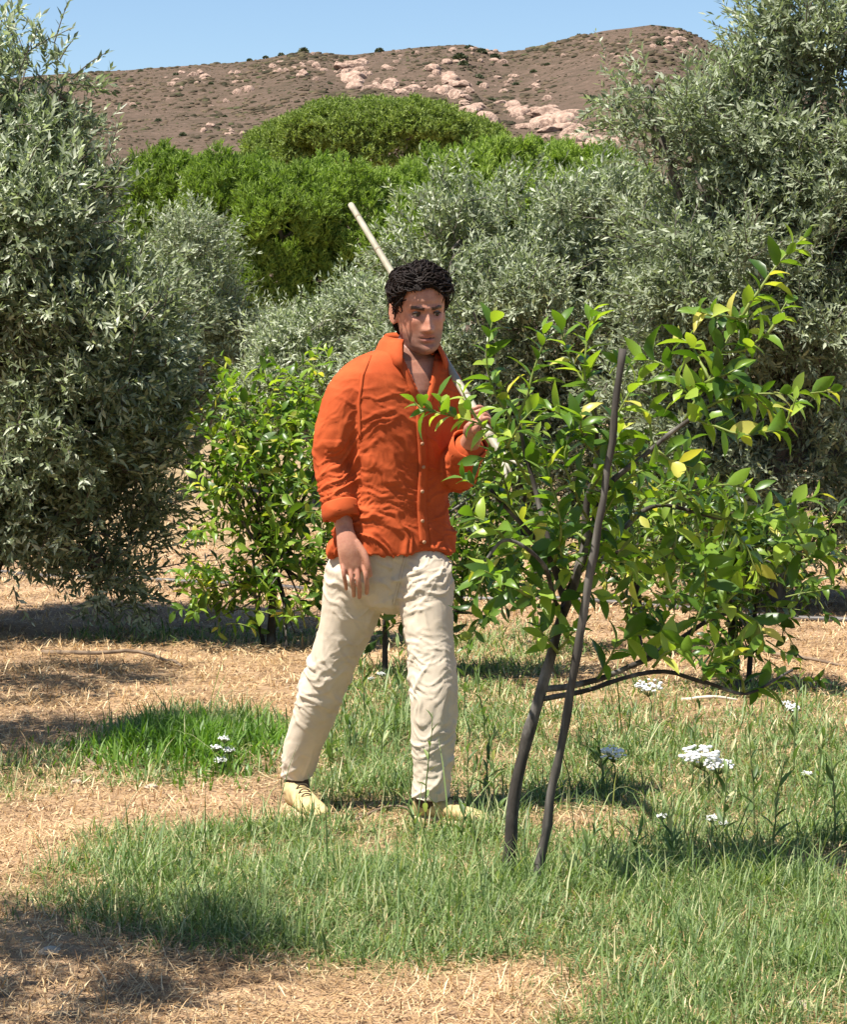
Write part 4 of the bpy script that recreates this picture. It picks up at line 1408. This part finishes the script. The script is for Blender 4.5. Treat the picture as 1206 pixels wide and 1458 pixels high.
sleeve_r = limb([A(540, 515, -.015), A(512, 538, -.045), A(490, 575, -.070), A(477, 630, -.07), REL, A(479, 700, -.10), A(485, 732, -.12)], [.046, .066, .077, .073, .069, .063, .056], 30, 24)
sleeve_l = limb([A(604, 524, .03), A(626, 542, .06), A(645, 595, .06), LEL, A(660, 655, -.06), A(668, 636, -.12)], [.048, .066, .074, .068, .060, .056], 28, 24)

# --- trousers
def leg(rows, power=2.2):
    """rows: px, py, half width px, depth ratio, dy"""
    C = np.array([A(px, py, dy) for px, py, hw, dr, dy in rows])
    T = norm(np.gradient(C, axis=0))
    rings = []
    for c, t, (px, py, hw, dr, dy) in zip(C, T, rows):
        r = hw / 437.0
        U = norm(np.cross(t, np.array([0, 1.0, 0]))); Vv = np.cross(U, t)
        rings.append((c, U * r, Vv * r * dr))
    return rings


def dense(rows, n):
    a = np.array(rows, dtype=float)
    return [tuple(r) for r in curve(list(a), n)]


TR = [(526, 775, 36, 1.1, .0), (512, 812, 48, 1.05, .005), (503, 850, 46, 1.05, .02), (490, 900, 40, 1.05, .045), (470, 955, 35, 1.05, .07), (454, 1000, 34, 1.05, .105), (435, 1050, 31, 1.05, .15), (423, 1098, 26, 1.05, .19), (422, 1106, 25.5, 1.05, .195)]
FR = [(584, 775, 36, 1.1, .0), (601, 822, 45, 1.1, -.03), (607, 860, 40, 1.1, -.06), (612, 910, 35, 1.1, -.095), (618, 960, 36, 1.1, -.12), (618, 1005, 35, 1.1, -.135), (617, 1060, 32.5, 1.1, -.14), (615, 1100, 29, 1.15, -.14), (612, 1138, 29, 1.2, -.14)]


def hollow(rings):
    """turn the end of a trouser leg inwards"""
    c, U, Vv = rings[-1]
    up = rings[-3][0] - c
    return rings + [(c + up * .05, U * .86, Vv * .86), (c + up * .6, U * .78, Vv * .78), (c + up * 1.4, U * .6, Vv * .6)]


pelvis = loft([(A(560, 748), SIDE * .12, FRONT * .09), (A(559, 760), SIDE * .165, FRONT * .115), (A(557, 790), SIDE * .185, FRONT * .13), (A(556, 825), SIDE * .175, FRONT * .12), (A(556, 860), SIDE * .11, FRONT * .09), (A(557, 874), SIDE * .05, FRONT * .05)], 32, 2.3)
tr_me = fuse([pelvis, loft(hollow(leg(dense(TR, 28))), 32), loft(hollow(leg(dense(FR, 28))), 32)], .005, 6)
v, nn = get_np(tr_me)
pxv = 603 + (v[:, 0]) * F / v[:, 1]
out = np.zeros(len(v))
for i, p in enumerate(v):
    z = p[2] - base.z
    w = .35 + .65 * math.exp(-((z - .46) / .14) ** 2) + .5 * math.exp(-((z - .12) / .1) ** 2) + .5 * math.exp(-((z - .78) / .1) ** 2)
    q = Vector((p[0] * 5.0, p[1] * 5.0, z * 17 + 5.5 * p[0] * (1 if p[0] < -.1 else -1) + 1.2 * noise.noise(Vector(p) * 6)))
    out[i] = folds(p, z, w, 1 if p[0] < -.1 else -1)
v = v + nn * (out - .003)[:, None]
set_np(tr_me, v - B)
trousers = link('trousers', tr_me, M_TROUSER, man)

# fly of the trousers
TR_BVH = BVHTree.FromPolygons([tuple(p) for p in v], [tuple(pp.vertices) for pp in tr_me.polygons])
FLY = []
for a, b2 in zip(np.linspace(577, 560, 14), np.linspace(792, 862, 14)):
    r = []
    for w, lf in ((-1.6, .0006), (0, .003), (1.6, .0006)):
        d = (Vector(at(a + w, b2, 8)) - Vector((0, 0, CAMZ))).normalized()
        hit = TR_BVH.ray_cast(Vector((0, 0, CAMZ)), d)
        if hit[0] is not None: r.append(np.array(hit[0] - d * lf))
    if len(r) == 3: FLY.append(r)

# --- shirt
sh_me = fuse([torso(), sleeve_r, sleeve_l], .0045, 16, .6)
v, nn = get_np(sh_me)
out = np.zeros(len(v))
for i, p in enumerate(v):
    z = p[2] - base.z
    px = 603 + p[0] * F / p[1]
    arm = px < 512
    low = math.exp(-max(0, z - .95) / .13)
    k = .45 + .8 * low + (.45 if arm and z < 1.25 else 0)
    fade = min(1, max(0, (1.50 - z) / .12))
    out[i] = fade * folds(p, z, k, -1 if arm else 1)
v = v + nn * (out - .002)[:, None]
# uneven hem
z = v[:, 2] - base.z
hem = np.clip((.92 - z) / .06, 0, 1)
v[:, 2] += hem * .012 * np.sin(v[:, 0] * 26 + 1.0)
set_np(sh_me, v)
# cut the open neck
bm = bmesh.new(); bm.from_mesh(sh_me)
kill = []
NECK0 = A(582, 500, .012)
for f in bm.faces:
    c = f.calc_center_median()
    front = (np.array(c) - A(575, 520)) @ FRONT
    py = 729 - F * ((c.z - CAMZ) * _cp + c.y * _sp) / (c.y * _cp - (c.z - CAMZ) * _sp)
    px = 603 + c.x * F / (c.y * _cp - (c.z - CAMZ) * _sp)
    left = 577 + (py - 515) * .44
    right = 618 - (py - 515) * .20
    if front > .015 and py < 574 and left < px < right:
        kill.append(f)
    elif py < 503 and np.hypot(*(np.array(c) - NECK0)[:2]) < .078:
        kill.append(f)
bmesh.ops.delete(bm, geom=kill, context='FACES')
bm.to_mesh(sh_me); bm.free()
v, nn = get_np(sh_me)
SHIRT_BVH = BVHTree.FromPolygons([tuple(p) for p in v], [tuple(pp.vertices) for pp in sh_me.polygons])
set_np(sh_me, v - B)
shirt = link('shirt', sh_me, M_SHIRT, man)


def on_shirt(px, py, lift=.004):
    o = Vector((0, 0, CAMZ))
    d = (Vector(at(px, py, 8)) - o).normalized()
    hit = SHIRT_BVH.ray_cast(o, d)
    if hit[0] is None:
        return None
    return np.array(hit[0] - d * lift)


def ribbon(name, rows, mat, parent, thick=.003, smooth=True):
    """a strip of cloth given as rows of points; has a thickness"""
    rows = [np.array(r) for r in rows]
    n, k = len(rows), len(rows[0])
    P = np.array(rows).reshape(-1, 3)
    q = [(i * k + j, i * k + j + 1, (i + 1) * k + j + 1, (i + 1) * k + j) for i in range(n - 1) for j in range(k - 1)]
    me = np_mesh(name, P, [np.array(q)], smooth, origin=B)
    o = link(name, me, mat, parent)
    s = o.modifiers.new('s', 'SOLIDIFY'); s.thickness = thick; s.offset = 0
    return o


ribbon('fly_seam', FLY, M_TROUSER, trousers, .002)

# button placket and buttons
rows = []
for py in np.arange(576, 780, 6):
    cx = 600.5 + (py - 576) * .012 + 1.5 * math.sin(py * .05)
    r = [on_shirt(cx + dx, py, .005) for dx in (-6.5, -2, 2, 6.5)]
    if all(x is not None for x in r): rows.append(r)
ribbon('placket', rows, M_SHIRT, shirt)
for py in (600, 632, 665, 700, 742, 772):
    p = on_shirt(600.5 + (py - 576) * .012 + 1.5 * math.sin(py * .05), py, .0085)
    if p is None: continue
    V, Fs = loft([(p - FRONT * .002, SIDE * .006, np.array([0, 0, .006])), (p + FRONT * .002, SIDE * .006, np.array([0, 0, .006])), (p + FRONT * .003, SIDE * .004, np.array([0, 0, .004]))], 10)
    link('button', np_mesh('button', V, [np.array([f for f in Fs if len(f) == 4]), np.array([f for f in Fs if len(f) == 3])], True, origin=B), M_BUTTON, shirt)

# stitched armhole seam
rows = []
for a, b2 in zip(np.interp(np.linspace(0, 3, 22), range(4), [527, 516, 511, 513]), np.interp(np.linspace(0, 3, 22), range(4), [506, 535, 575, 625])):
    r = [on_shirt(a + w, b2, lf) for w, lf in ((-2.2, .0005), (0, .003), (2.2, .0005))]
    if all(x is not None for x in r): rows.append(r)
ribbon('armhole_seam', rows, M_SHIRT, shirt, .002)

# collar: a band round the neck and two leaves that fold open
NECK = A(583, 494, .012)


def neck_pt(a, z, r, fwd=1.0):
    return NECK + (SIDE * math.sin(a) * .98 + FRONT * math.cos(a) * fwd) * r + np.array([0, 0, z])


rows_in = []
for a in np.linspace(-R(38), -R(322), 26):
    back = (1 - math.cos(a)) / 2
    r_ = []
    # stands up behind the neck, folds over and falls outward
    for (z, r) in ((-.030, .084), (.008 + .020 * back, .077), (.016 + .026 * back, .082), (.006 + .010 * back, .099), (-.026 + .004 * back, .116), (-.050 + .022 * back, .127 - .006 * back)):
        r_.append(neck_pt(a, z + .004, r))
    rows_in.append(r_)
# long points at both ends
rows_in[0][4] += FRONT * .012 - np.array([0, 0, .012]); rows_in[0][5] += FRONT * .018 + SIDE * -.002 - np.array([0, 0, .030])
rows_in[1][5] += FRONT * .010 - np.array([0, 0, .016])
rows_in[-1][4] += FRONT * .012 - np.array([0, 0, .012]); rows_in[-1][5] += FRONT * .018 - np.array([0, 0, .030])
rows_in[-2][5] += FRONT * .010 - np.array([0, 0, .016])
ribbon('collar', rows_in, M_SHIRT, shirt, .004)
# facing strips along the open neck
for line in ([(571, 511), (580, 527), (589, 548), (599, 574)], [(620, 512), (617, 530), (612, 552), (604, 576)]):
    rows = []
    for (a, b2) in zip(np.interp(np.linspace(0, 3, 14), range(4), [l[0] for l in line]), np.interp(np.linspace(0, 3, 14), range(4), [l[1] for l in line])):
        sgn = -1 if line[0][0] < 600 else 1
        r = [on_shirt(a + sgn * w, b2, lf) for w, lf in ((9, .004), (6, .006), (3, .006))]
        if all(x is not None for x in r):
            r.append(r[-1] + (r[-1] - r[-2]) * 1.2 + np.array([0, .006, 0]))
            rows.append(r)
    if len(rows) > 2: ribbon('facing', rows, M_SHIRT, shirt, .003)


def cuff(p0, p1, r, name='cuff'):
    d = norm(np.array(p1) - np.array(p0))
    U = norm(np.cross(d, np.array([0, 1.0, 0]))); Vv = np.cross(U, d)
    L = np.linalg.norm(np.array(p1) - np.array(p0))
    rows = []
    for t, k in ((-.1, .97), (0, 1.01), (.5, 1.03), (.97, 1.03), (1.0, .99), (.8, .95)):
        ring = []
        for a in np.linspace(0, 2 * math.pi, 25):
            wob = 1 + .035 * math.sin(a * 3 + 1) + .02 * math.sin(a * 5)
            ring.append(p0 + d * L * t + (U * math.cos(a) + Vv * math.sin(a)) * r * k * wob + d * .004 * math.sin(a * 2 + .6))
        rows.append(ring)
    ribbon(name, rows, M_SHIRT, shirt, .004)


cuff(A(483, 717, -.113), A(486, 738, -.124), .0595)
cuff(A(664, 646, -.09), A(670, 632, -.125), .058)

# --- body: head, neck, trunk, arms and legs as one skin
HEAD_C = A(599, 441, -.015)
HS = 1.045
head_rot = Matrix.Rotation(R(14), 3, 'Z') @ Matrix.Rotation(R(9), 3, 'X') @ Matrix.Rotation(R(-3), 3, 'Y')
# local head axes: x to the picture's right, -y forward, z up
HR = np.array(head_rot)


def H(p):
    p = np.array(p, dtype=float)
    p[..., 2] = np.where(p[..., 2] < -.02, -.02 + (p[..., 2] + .02) * 1.07, p[..., 2])     # a long lower face
    return HEAD_C + (p * HS) @ HR.T


zk = [-.125, -.121, -.112, -.098, -.08, -.062, -.045, -.02, 0, .02, .04, .07, .095, .112, .121, .125]
wk = [.004, .027, .044, .055, .062, .066, .068, .070, .072, .074, .0755, .074, .063, .044, .026, .004]
fk = [-.062, -.080, -.091, -.094, -.092, -.092, -.0925, -.092, -.090, -.093, -.095, -.088, -.068, -.044, -.022, .0]
bk = [-.050, -.020, .004, .028, .048, .062, .072, .084, .092, .097, .100, .097, .082, .060, .038, .008]
seg = 96
HV = []
zl = np.concatenate([np.linspace(-.125, -.1, 14), np.linspace(-.097, .05, 62), np.linspace(.053, .125, 22)])
for z in zl:
    w, f, b2 = np.interp(z, zk, wk), np.interp(z, zk, fk), np.interp(z, zk, bk)
    for j in range(seg):
        a = 2 * math.pi * j / seg
        c, s = math.cos(a), math.sin(a)
        pw = .88 if c > 0 else .95
        x = w * math.copysign(abs(s) ** pw, s)
        mid = .012 if z > -.06 else .012 - (.06 + z) * -.25
        y = mid + (f - mid) * abs(c) ** pw if c > 0 else mid + (b2 - mid) * abs(c) ** pw
        if c > 0:
            G = lambda u, m, sg: math.exp(-((u - m) / sg) ** 2)
            fr = c ** .5
            d = 0.0
            # nose
            if z > -.07:
                pr = np.interp(z, [-.062, -.056, -.051, -.044, -.022, 0, .014, .03], [0, .010, .026, .030, .021, .011, .005, 0])
                wd = np.interp(z, [-.055, -.045, -.03, 0, .03], [.0125, .0125, .0095, .0075, .009])
                d += pr * math.exp(-(abs(x) / wd) ** 2.4)
                d += .007 * G(abs(x), .0135, .0065) * G(z, -.047, .0075)      # nostril wings
            d -= .0145 * G(abs(x), .031, .0165) * G(z, .000, .0105)            # eye sockets
            d += .0085 * G(abs(x), .026, .024) * G(z, .0175, .0075)            # brows
            d += .0045 * G(abs(x), .047, .014) * G(z, -.024, .014)             # cheek bones
            d -= .004 * G(abs(x), .046, .014) * G(z, -.062, .018)              # hollow cheeks
            d += .0062 * G(x, 0, .019) * G(z, -.0655, .0050)                   # lips
            d += .0066 * G(x, 0, .017) * G(z, -.0785, .0055)
            d -= .0050 * G(x, 0, .021) * G(z, -.0722, .0024)
            d -= .0030 * G(x, 0, .022) * G(z, -.0885, .006)
            d += .0060 * G(x, 0, .020) * G(z, -.107, .010)                     # chin
            y -= d * fr if abs(x) < .06 else 0
        HV.append((x, y, z))
HV = np.array(HV)
nz = len(zl)
HF = [(i * seg + j, i * seg + (j + 1) % seg, (i + 1) * seg + (j + 1) % seg, (i + 1) * seg + j) for i in range(nz - 1) for j in range(seg)]
HVc = np.concatenate([HV, [[0, -.056, -.1255]], [[0, .004, .1255]]])
HFc = HF + [(len(HV), (j + 1) % seg, j) for j in range(seg)] + [(len(HV) + 1, (nz - 1) * seg + j, (nz - 1) * seg + (j + 1) % seg) for j in range(seg)]
head_piece = (H(HVc), HFc)


def ear(s):
    rings = []
    for t, (dx, w, hgt) in zip(range(5), ((0, .012, .020), (.008, .017, .030), (.015, .021, .036), (.019, .020, .035), (.021, .015, .029))):
        c = np.array([s * (.066 + dx), .020 + .014 * t / 3, -.010])
        rings.append((H(c), (np.array([s * .35, 1, -.15]) * w * HS) @ HR.T, (np.array([0, .18, 1]) * hgt * HS) @ HR.T))
    return loft(rings, 20)


neck = limb([A(583, 535, .045), A(586, 505, .035), H((0, .022, -.075)), H((0, .03, -.02))], [.070, .063, .060, .056], 14, 24)

# hands
def finger(pts, r0, r1):
    n = len(pts)
    return limb(pts, list(np.linspace(r0, r1, n)), 5 * n, 12)


hand_r = []
rd = -.165
hand_r.append(limb([A(489, 742, -.135), A(491, 756, -.15), A(496, 778, rd), A(501, 797, rd), A(503, 808, rd)], [.029, .029, .037, .042, .041], 20, 20, [.78, .72, .55, .45, .40]))
for pts, r0 in (([(517, 803), (521, 820), (522.5, 834), (522, 845)], .0089), ([(507.5, 806), (510, 825), (512, 840), (511.5, 851)], .0091), ([(498, 806), (500.5, 824), (503, 838), (503.5, 849)], .0087), ([(488, 802), (489.5, 818), (491.5, 829), (493, 839)], .0078)):
    dys = (rd - .004, rd - .016, rd - .004, rd + .018)
    hand_r.append(finger([A(a, c, d) for (a, c), d in zip(pts, dys)], r0, r0 * .78))
hand_r.append(limb([A(506, 772, rd), A(518, 789, rd - .012), A(524, 806, rd - .018), A(527, 820, rd - .012)], [.014, .0125, .0105, .008], 18, 12))
forearm_r = limb([A(506, 572, -.06), REL, A(480, 705, -.095), A(489, 748, -.14)], [.045, .042, .038, .028], 20, 20)

# left hand closed round the pole
PR = .0142
px_ = norm(np.cross(PD, np.array([0, 1.0, 0]))); py_ = np.cross(px_, PD)       # axes across the pole


def around(s, a, r):
    return POLE_HAND + PD * s + (px_ * math.cos(a) + py_ * math.sin(a)) * r


hand_l = []
to_wrist = LWR - POLE_HAND
aw = math.atan2(to_wrist @ py_, to_wrist @ px_)
for k, (s, r0) in enumerate(((.034, .0088), (.012, .0095), (-.010, .0098), (-.032, .0095))):
    sweep = 1
    pts = [around(s, aw + sweep * R(t), PR + rr) for t, rr in ((-28, .020), (40, .017), (105, .0125), (170, .011), (225, .010))]
    hand_l.append(finger(pts, r0, r0 * .8))
hand_l.append(limb([LWR, around(0, aw - R(15), PR + .030), around(0, aw - R(30), PR + .016)], [.029, .036, .034], 14, 18, [.75, .55, .45], PD))
hand_l.append(limb([around(-.02, aw - R(20), PR + .018), around(-.045, aw - R(75), PR + .014), around(-.03, aw - R(135), PR + .0105), around(-.012, aw - R(165), PR + .0095)], [.014, .012, .0105, .0085], 18, 12))
forearm_l = limb([A(632, 575, .06), LEL, (LEL + LWR) / 2, LWR], [.045, .042, .038, .028], 20, 20)

legs_in = [limb([A(p[0], p[1], p[4]) for p in rows[:-1]] + [A(*foot)], [max(.032, p[2] / 437 * .72) for p in rows[:-1]] + [.034], 26, 18) for rows, foot in ((TR, (424, 1124, .19)), (FR, (613, 1148, -.14)))]
feet = [limb([A(420, 1132, .19), A(432, 1146, .07)], [.022, .018], 8, 14), limb([A(603, 1150, -.12), A(655, 1157, -.19)], [.022, .018], 8, 14)]
body_me = fuse([head_piece, ear(1), ear(-1), neck, torso(.022, False), loft([(A(560, 760), SIDE * .14, FRONT * .1), (A(557, 800), SIDE * .15, FRONT * .105), (A(556, 850), SIDE * .10, FRONT * .08)], 24), forearm_r, forearm_l] + hand_r + hand_l + legs_in + feet, .0030, 1, .4)
v, nn = get_np(body_me)
hl = ((v - HEAD_C) @ HR) / HS
hl[:, 2] = np.where(hl[:, 2] < -.02, -.02 + (hl[:, 2] + .02) / 1.07, hl[:, 2])
base_col = np.array([.43, .205, .135])
tint = np.tile(base_col, (len(v), 1))
x, y, z = hl[:, 0], hl[:, 1], hl[:, 2]
face = (np.abs(z) < .14) & (np.abs(x) < .1) & (y < .03) & (y > -.15)


def mixin(mask, col):
    global tint
    m = np.clip(mask, 0, 1)[:, None] * face[:, None]
    tint = tint * (1 - m) + np.array(col) * m


gs = lambda u, m, s: np.exp(-((u - m) / s) ** 2)
mixin(.8 * np.clip((-.045 - z) / .02, 0, 1) * (1 - .6 * gs(np.abs(x), 0, .012)), (.20, .105, .078))       # stubble
mixin(.35 * gs(np.abs(x), .045, .02) * gs(z, -.025, .02), (.55, .22, .15))                                  # cheeks
mixin(.8 * np.clip(1.3 - (np.abs(x) / .024) ** 2, 0, 1) * (np.abs(z + .0655) < .0055), (.36, .13, .10))
mixin(.8 * np.clip(1.3 - (np.abs(x) / .022) ** 2, 0, 1) * (np.abs(z + .0785) < .006), (.38, .145, .115))
mixin(1.0 * np.clip(1.2 - (np.abs(x) / .024) ** 4, 0, 1) * (np.abs(z + .0722) < .0018), (.06, .02, .018))
brow_z = .0155 + .004 * gs(np.abs(x), .038, .012)
mixin(.95 * (np.abs(z - brow_z) < .0055) * (np.abs(x) > .011) * (np.abs(x) < .050), (.03, .018, .014))
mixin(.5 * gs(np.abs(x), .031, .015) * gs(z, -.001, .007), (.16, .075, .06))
hands = (v[:, 2] - base.z < 1.0)
tint[hands] = tint[hands] * np.array([1.06, 1.06, 1.05])
ca = body_me.attributes.new('tint', 'FLOAT_COLOR', 'POINT')
ca.data.foreach_set('color', np.concatenate([tint, np.ones((len(v), 1))], 1).astype(np.float32).ravel())
set_np(body_me, v - B)
body = link('body', body_me, M_SKIN, man)

# eyes
for s in (-1, 1):
    bm = bmesh.new(); bmesh.ops.create_uvsphere(bm, u_segments=16, v_segments=12, radius=.0118)
    P = np.array([q.co[:] for q in bm.verts]) + np.array([s * .031, -.0672, -.002])
    me = bpy.data.meshes.new('eye'); bm.to_mesh(me); bm.free()
    set_np(me, H(P) - B)
    eye = link('eye', me, M_EYE, body)
    bm = bmesh.new(); bmesh.ops.create_uvsphere(bm, u_segments=12, v_segments=8, radius=.0058)
    P = np.array([q.co[:] for q in bm.verts]) * np.array([1, .35, 1]) + np.array([s * .031 + .003, -.0785, -.0045])
    me = bpy.data.meshes.new('iris'); bm.to_mesh(me); bm.free()
    set_np(me, H(P) - B)
    link('iris', me, M_IRIS, body)
    # upper lid
    rows = []
    for t in np.linspace(-1, 1, 9):
        rows.append([H((s * .031 + t * .0145, -.0815 + .006 * t * t, .0050 - .0035 * t * t)), H((s * .031 + t * .0145, -.0825 + .006 * t * t, -.0005 - .0025 * t * t))])
    o = ribbon('eyelid', rows, M_LACE, body, .0018)

# hair: a dark cap and many curled locks
Hn = np.zeros_like(HV)
grid = HV.reshape(nz, seg, 3)
Hn = norm(HV - np.array([0, .005, .0]) * 1.0)


def hair_mask(p):
    x, y, z = p
    ax = abs(x)
    if y < -.025:
        return z > .066 + .009 * noise.noise(Vector((x * 45, 1.3, 0)))  - max(0, ax - .048) * 1.6
    if y < .0:
        return z > .028
    if y < .012:
        return z > -.004
    if y < .040:
        return z > .024
    return z > -.102


hv, hid = [], {}
cap_f = []
off = []
for i, p in enumerate(HV):
    k = .004 + .010 * max(0, p[2] / .12) + .004 * noise.noise(Vector(p) * 60)
    off.append(p + Hn[i] * k)
off = np.array(off)
ok = np.array([hair_mask(p) for p in HV])
cap_f = [f for f in HF if all(ok[list(f)])]
cap_v = H(np.concatenate([off, [[0, .004, .140]]]))
cap_f2 = [(len(off), (nz - 1) * seg + j, (nz - 1) * seg + (j + 1) % seg) for j in range(seg)]
hair = link('hair', np_mesh('hair', cap_v, [np.array(cap_f), np.array(cap_f2)], True, origin=B), M_HAIR, man)
cand = np.where(ok)[0]
rs = np.random.default_rng(12)
HB = BVHTree.FromPolygons([tuple(p) for p in HVc], [tuple(f) for f in HFc])
locks = []
nape = np.array([i for i in cand if HV[i][1] > .035 and HV[i][2] < .015])
for i in np.concatenate([rs.choice(cand, 2000), rs.choice(nape, 260)]):
    pos = Vector(HV[i])
    top = pos.z > .05
    front = top and pos.y < -.02
    ln = rs.integers(7, 11) if top else rs.integers(4, 7)
    if pos.y > .03 and pos.z < 0: ln = rs.integers(9, 14)
    lift = ((.012 if front else .012) * rs.uniform(.35, 1.5)) if top else .006 * rs.uniform(.5, 1.6)
    wild = rs.random() < .12
    ph, wav = rs.random() * 6.28, .003 + .0055 * rs.random()
    jit = Vector(rs.normal(size=3)) * .28
    part = 1 if pos.x > -.025 else -1
    pts = []
    for k in range(ln):
        near = HB.find_nearest(pos)
        s_, n_ = near[0], near[1]
        if n_.dot(s_) < 0: n_ = -n_
        if s_.z > .05:
            d = Vector((.75 * part, .75 if s_.y > -.05 else .35, .15)) + jit
        elif s_.y > .05:
            d = Vector((0, .1, -1)) + jit * .7
        else:
            d = Vector((0, .75, -.75)) + jit * .6
        d = (d - n_ * d.dot(n_)).normalized()
        side_ = n_.cross(d)
        t = k / (ln - 1)
        h_ = lift * (.35 + 1.1 * math.sin(math.pi * min(1, t * .9 + .12))) + .003 * math.sin(ph * 2 + k * 1.3)
        if top: h_ += .004
        if wild: h_ += .016 * t * t
        if s_.y > .03 and s_.z < .0: h_ += .012 * rs.random()
        if s_.z < -.085: h_ += .010 + .05 * (-.085 - s_.z)
        pts.append(np.array(s_ + n_ * h_ + side_ * wav * math.sin(ph + k * 1.05)))
        pos = s_ + d * .0085
    r_ = np.interp(np.linspace(0, 1, ln), [0, .3, .7, 1], [.0018, .0024, .0021, .0006]) * (.7 + .6 * rs.random())
    locks.append((H(np.array(pts)), r_))
v, q = tubes(locks, 6)
link('hair_locks', np_mesh('hair_locks', v, [q], True, origin=B), M_HAIR, hair, 'stuff')

# --- shoes
def shoe(ankle, heel, toe, name='shoe'):
    """low suede boot from heel to toe; ankle: centre of the opening"""
    heel, toe, ankle = map(np.array, (heel, toe, ankle))
    f = norm((toe - heel) * np.array([1, 1, 0])); s = np.cross(f, np.array([0, 0, 1.0]))
    L = np.linalg.norm(toe - heel)
    up = np.array([0, 0, 1.0])
    rings, sole = [], []
    for t, w, h in ((.0, .018, .050), (.03, .030, .085), (.12, .037, .108), (.24, .039, .112), (.36, .040, .098), (.48, .043, .078), (.62, .048, .062), (.76, .050, .054), (.88, .044, .046), (.96, .028, .036), (1.0, .012, .028)):
        c = heel + f * L * t
        rings.append((c + up * (.022 + (h - .022) / 2), s * w, up * (h - .018) / 2))
    V1 = loft(rings, 24, 2.4)
    for t, w in ((-.015, .016), (.01, .030), (.12, .041), (.3, .042), (.5, .046), (.68, .053), (.82, .053), (.93, .042), (1.0, .022), (1.02, .008)):
        c = heel + f * L * t
        sole.append((c + up * .012, s * w, up * .012))
    V2 = loft(sole, 24, 4)
    C = ankle
    V3 = limb([heel + f * L * .2 + up * .07, C], [.046, .043], 8, 20)
    u = fuse([V1, V3], .005, 5)
    v, n_ = get_np(u)
    v = v + n_ * np.array([.0022 * noise.noise(Vector(p) * 40) for p in v])[:, None]
    set_np(u, v - B)
    o = link(name, u, M_SHOE, man)
    V, Fs = V2
    link('sole', np_mesh('sole', V, [np.array([q for q in Fs if len(q) == 4]), np.array([q for q in Fs if len(q) == 3])], True, origin=B), M_SOLE, o)
    for k in range(3):
        c0 = heel + f * L * (.40 + .075 * k) + up * (.100 - .012 * k)
        pts = [c0 - s * .022 - up * .012, c0 - s * .01 + up * .001, c0 + s * .01 + up * .002, c0 + s * .022 - up * .012]
        v_, q_ = tubes([(curve(pts, 9), np.full(9, .0024))], 6)
        link('lace', np_mesh('lace', v_, [q_], True, origin=B), M_LACE, o)
    return o


def gp(px, py, z=.0):
    p = ground(px, py); return np.array([p.x, p.y, gz(p.x, p.y) + z])


h1 = gp(424, 1142); t1 = gp(444, 1160)
d1 = norm((t1 - h1) * np.array([1, 1, 0]))
hx_ = A(414, 1140, .22)[0]
hb = np.array([hx_, YM + .22, gz(hx_ + .05, YM + .1) + .002])
shoe(A(421, 1112, .19), hb, hb + np.array([math.sin(R(24)), -math.cos(R(24)), 0]) * .27)
hx = np.array([A(590, 1150)[0], YM - .11, gz(A(590, 1150)[0], YM) + .004])
shoe(A(611, 1128, -.14), hx, hx + np.array([math.sin(R(64)), -math.cos(R(64)), 0]) * .275)

# socks
for (a, b2, r) in ((A(423, 1085, .19), A(423, 1120, .18), .043), (A(613, 1118, -.14), A(611, 1142, -.14), .046)):
    V, Fs = limb([a, b2], [r, r * 1.02], 6, 20)
    link('sock', np_mesh('sock', V, [np.array([q for q in Fs if len(q) == 4]), np.array([q for q in Fs if len(q) == 3])], True, origin=B), M_LACE, man)

# --- the bamboo pole on his shoulder
e0 = POLE_HAND - PD * .20
e1 = POLE_SH + PD * 1.02
TOP = None
root = empty('bamboo_pole', Vector(e0), 'pale bamboo pole resting on the walker\'s shoulder, gripped in his hand', 'pole')
PB = np.array(e0)
n = 30
C = np.linspace(e0, e1, n)
v, q = tubes([(C, np.linspace(.0145, .0112, n))], 8)
cane = link('cane', np_mesh('cane', v, [q], True, origin=PB), M_CANE, root)
Ltot = np.linalg.norm(e1 - e0)
for t in np.arange(.10, Ltot, .235):
    c = e0 + PD * t
    r = np.interp(t, [0, Ltot], [.0145, .0112])
    v, q = tubes([(np.array([c - PD * .006, c - PD * .002, c + PD * .002, c + PD * .006]), np.array([r * 1.02, r * 1.16, r * 1.16, r * 1.02]))], 8)
    link('node', np_mesh('node', v, [q], True, origin=PB), M_CANE_NODE, cane)
# splintered lower end
for k, (a, b2, L, r) in enumerate(((.25, .10, .13, .007), (-.35, -.05, .11, .006), (.05, .3, .09, .006))):
    d = norm(-PD + px_ * a + py_ * b2)
    v, q = tubes([(np.array([e0 + PD * .03, e0 + d * L * .5, e0 + d * L]), np.array([r * 1.2, r, r * .5]))], 6)
    link('splinter', np_mesh('splinter', v, [q], True, origin=PB), M_CANE, cane)
print('pole top pixel', 603 + e1[0] * F / (e1[1] * _cp - (e1[2] - CAMZ) * _sp), 729 - F * ((e1[2] - CAMZ) * _cp + e1[1] * _sp) / (e1[1] * _cp - (e1[2] - CAMZ) * _sp))
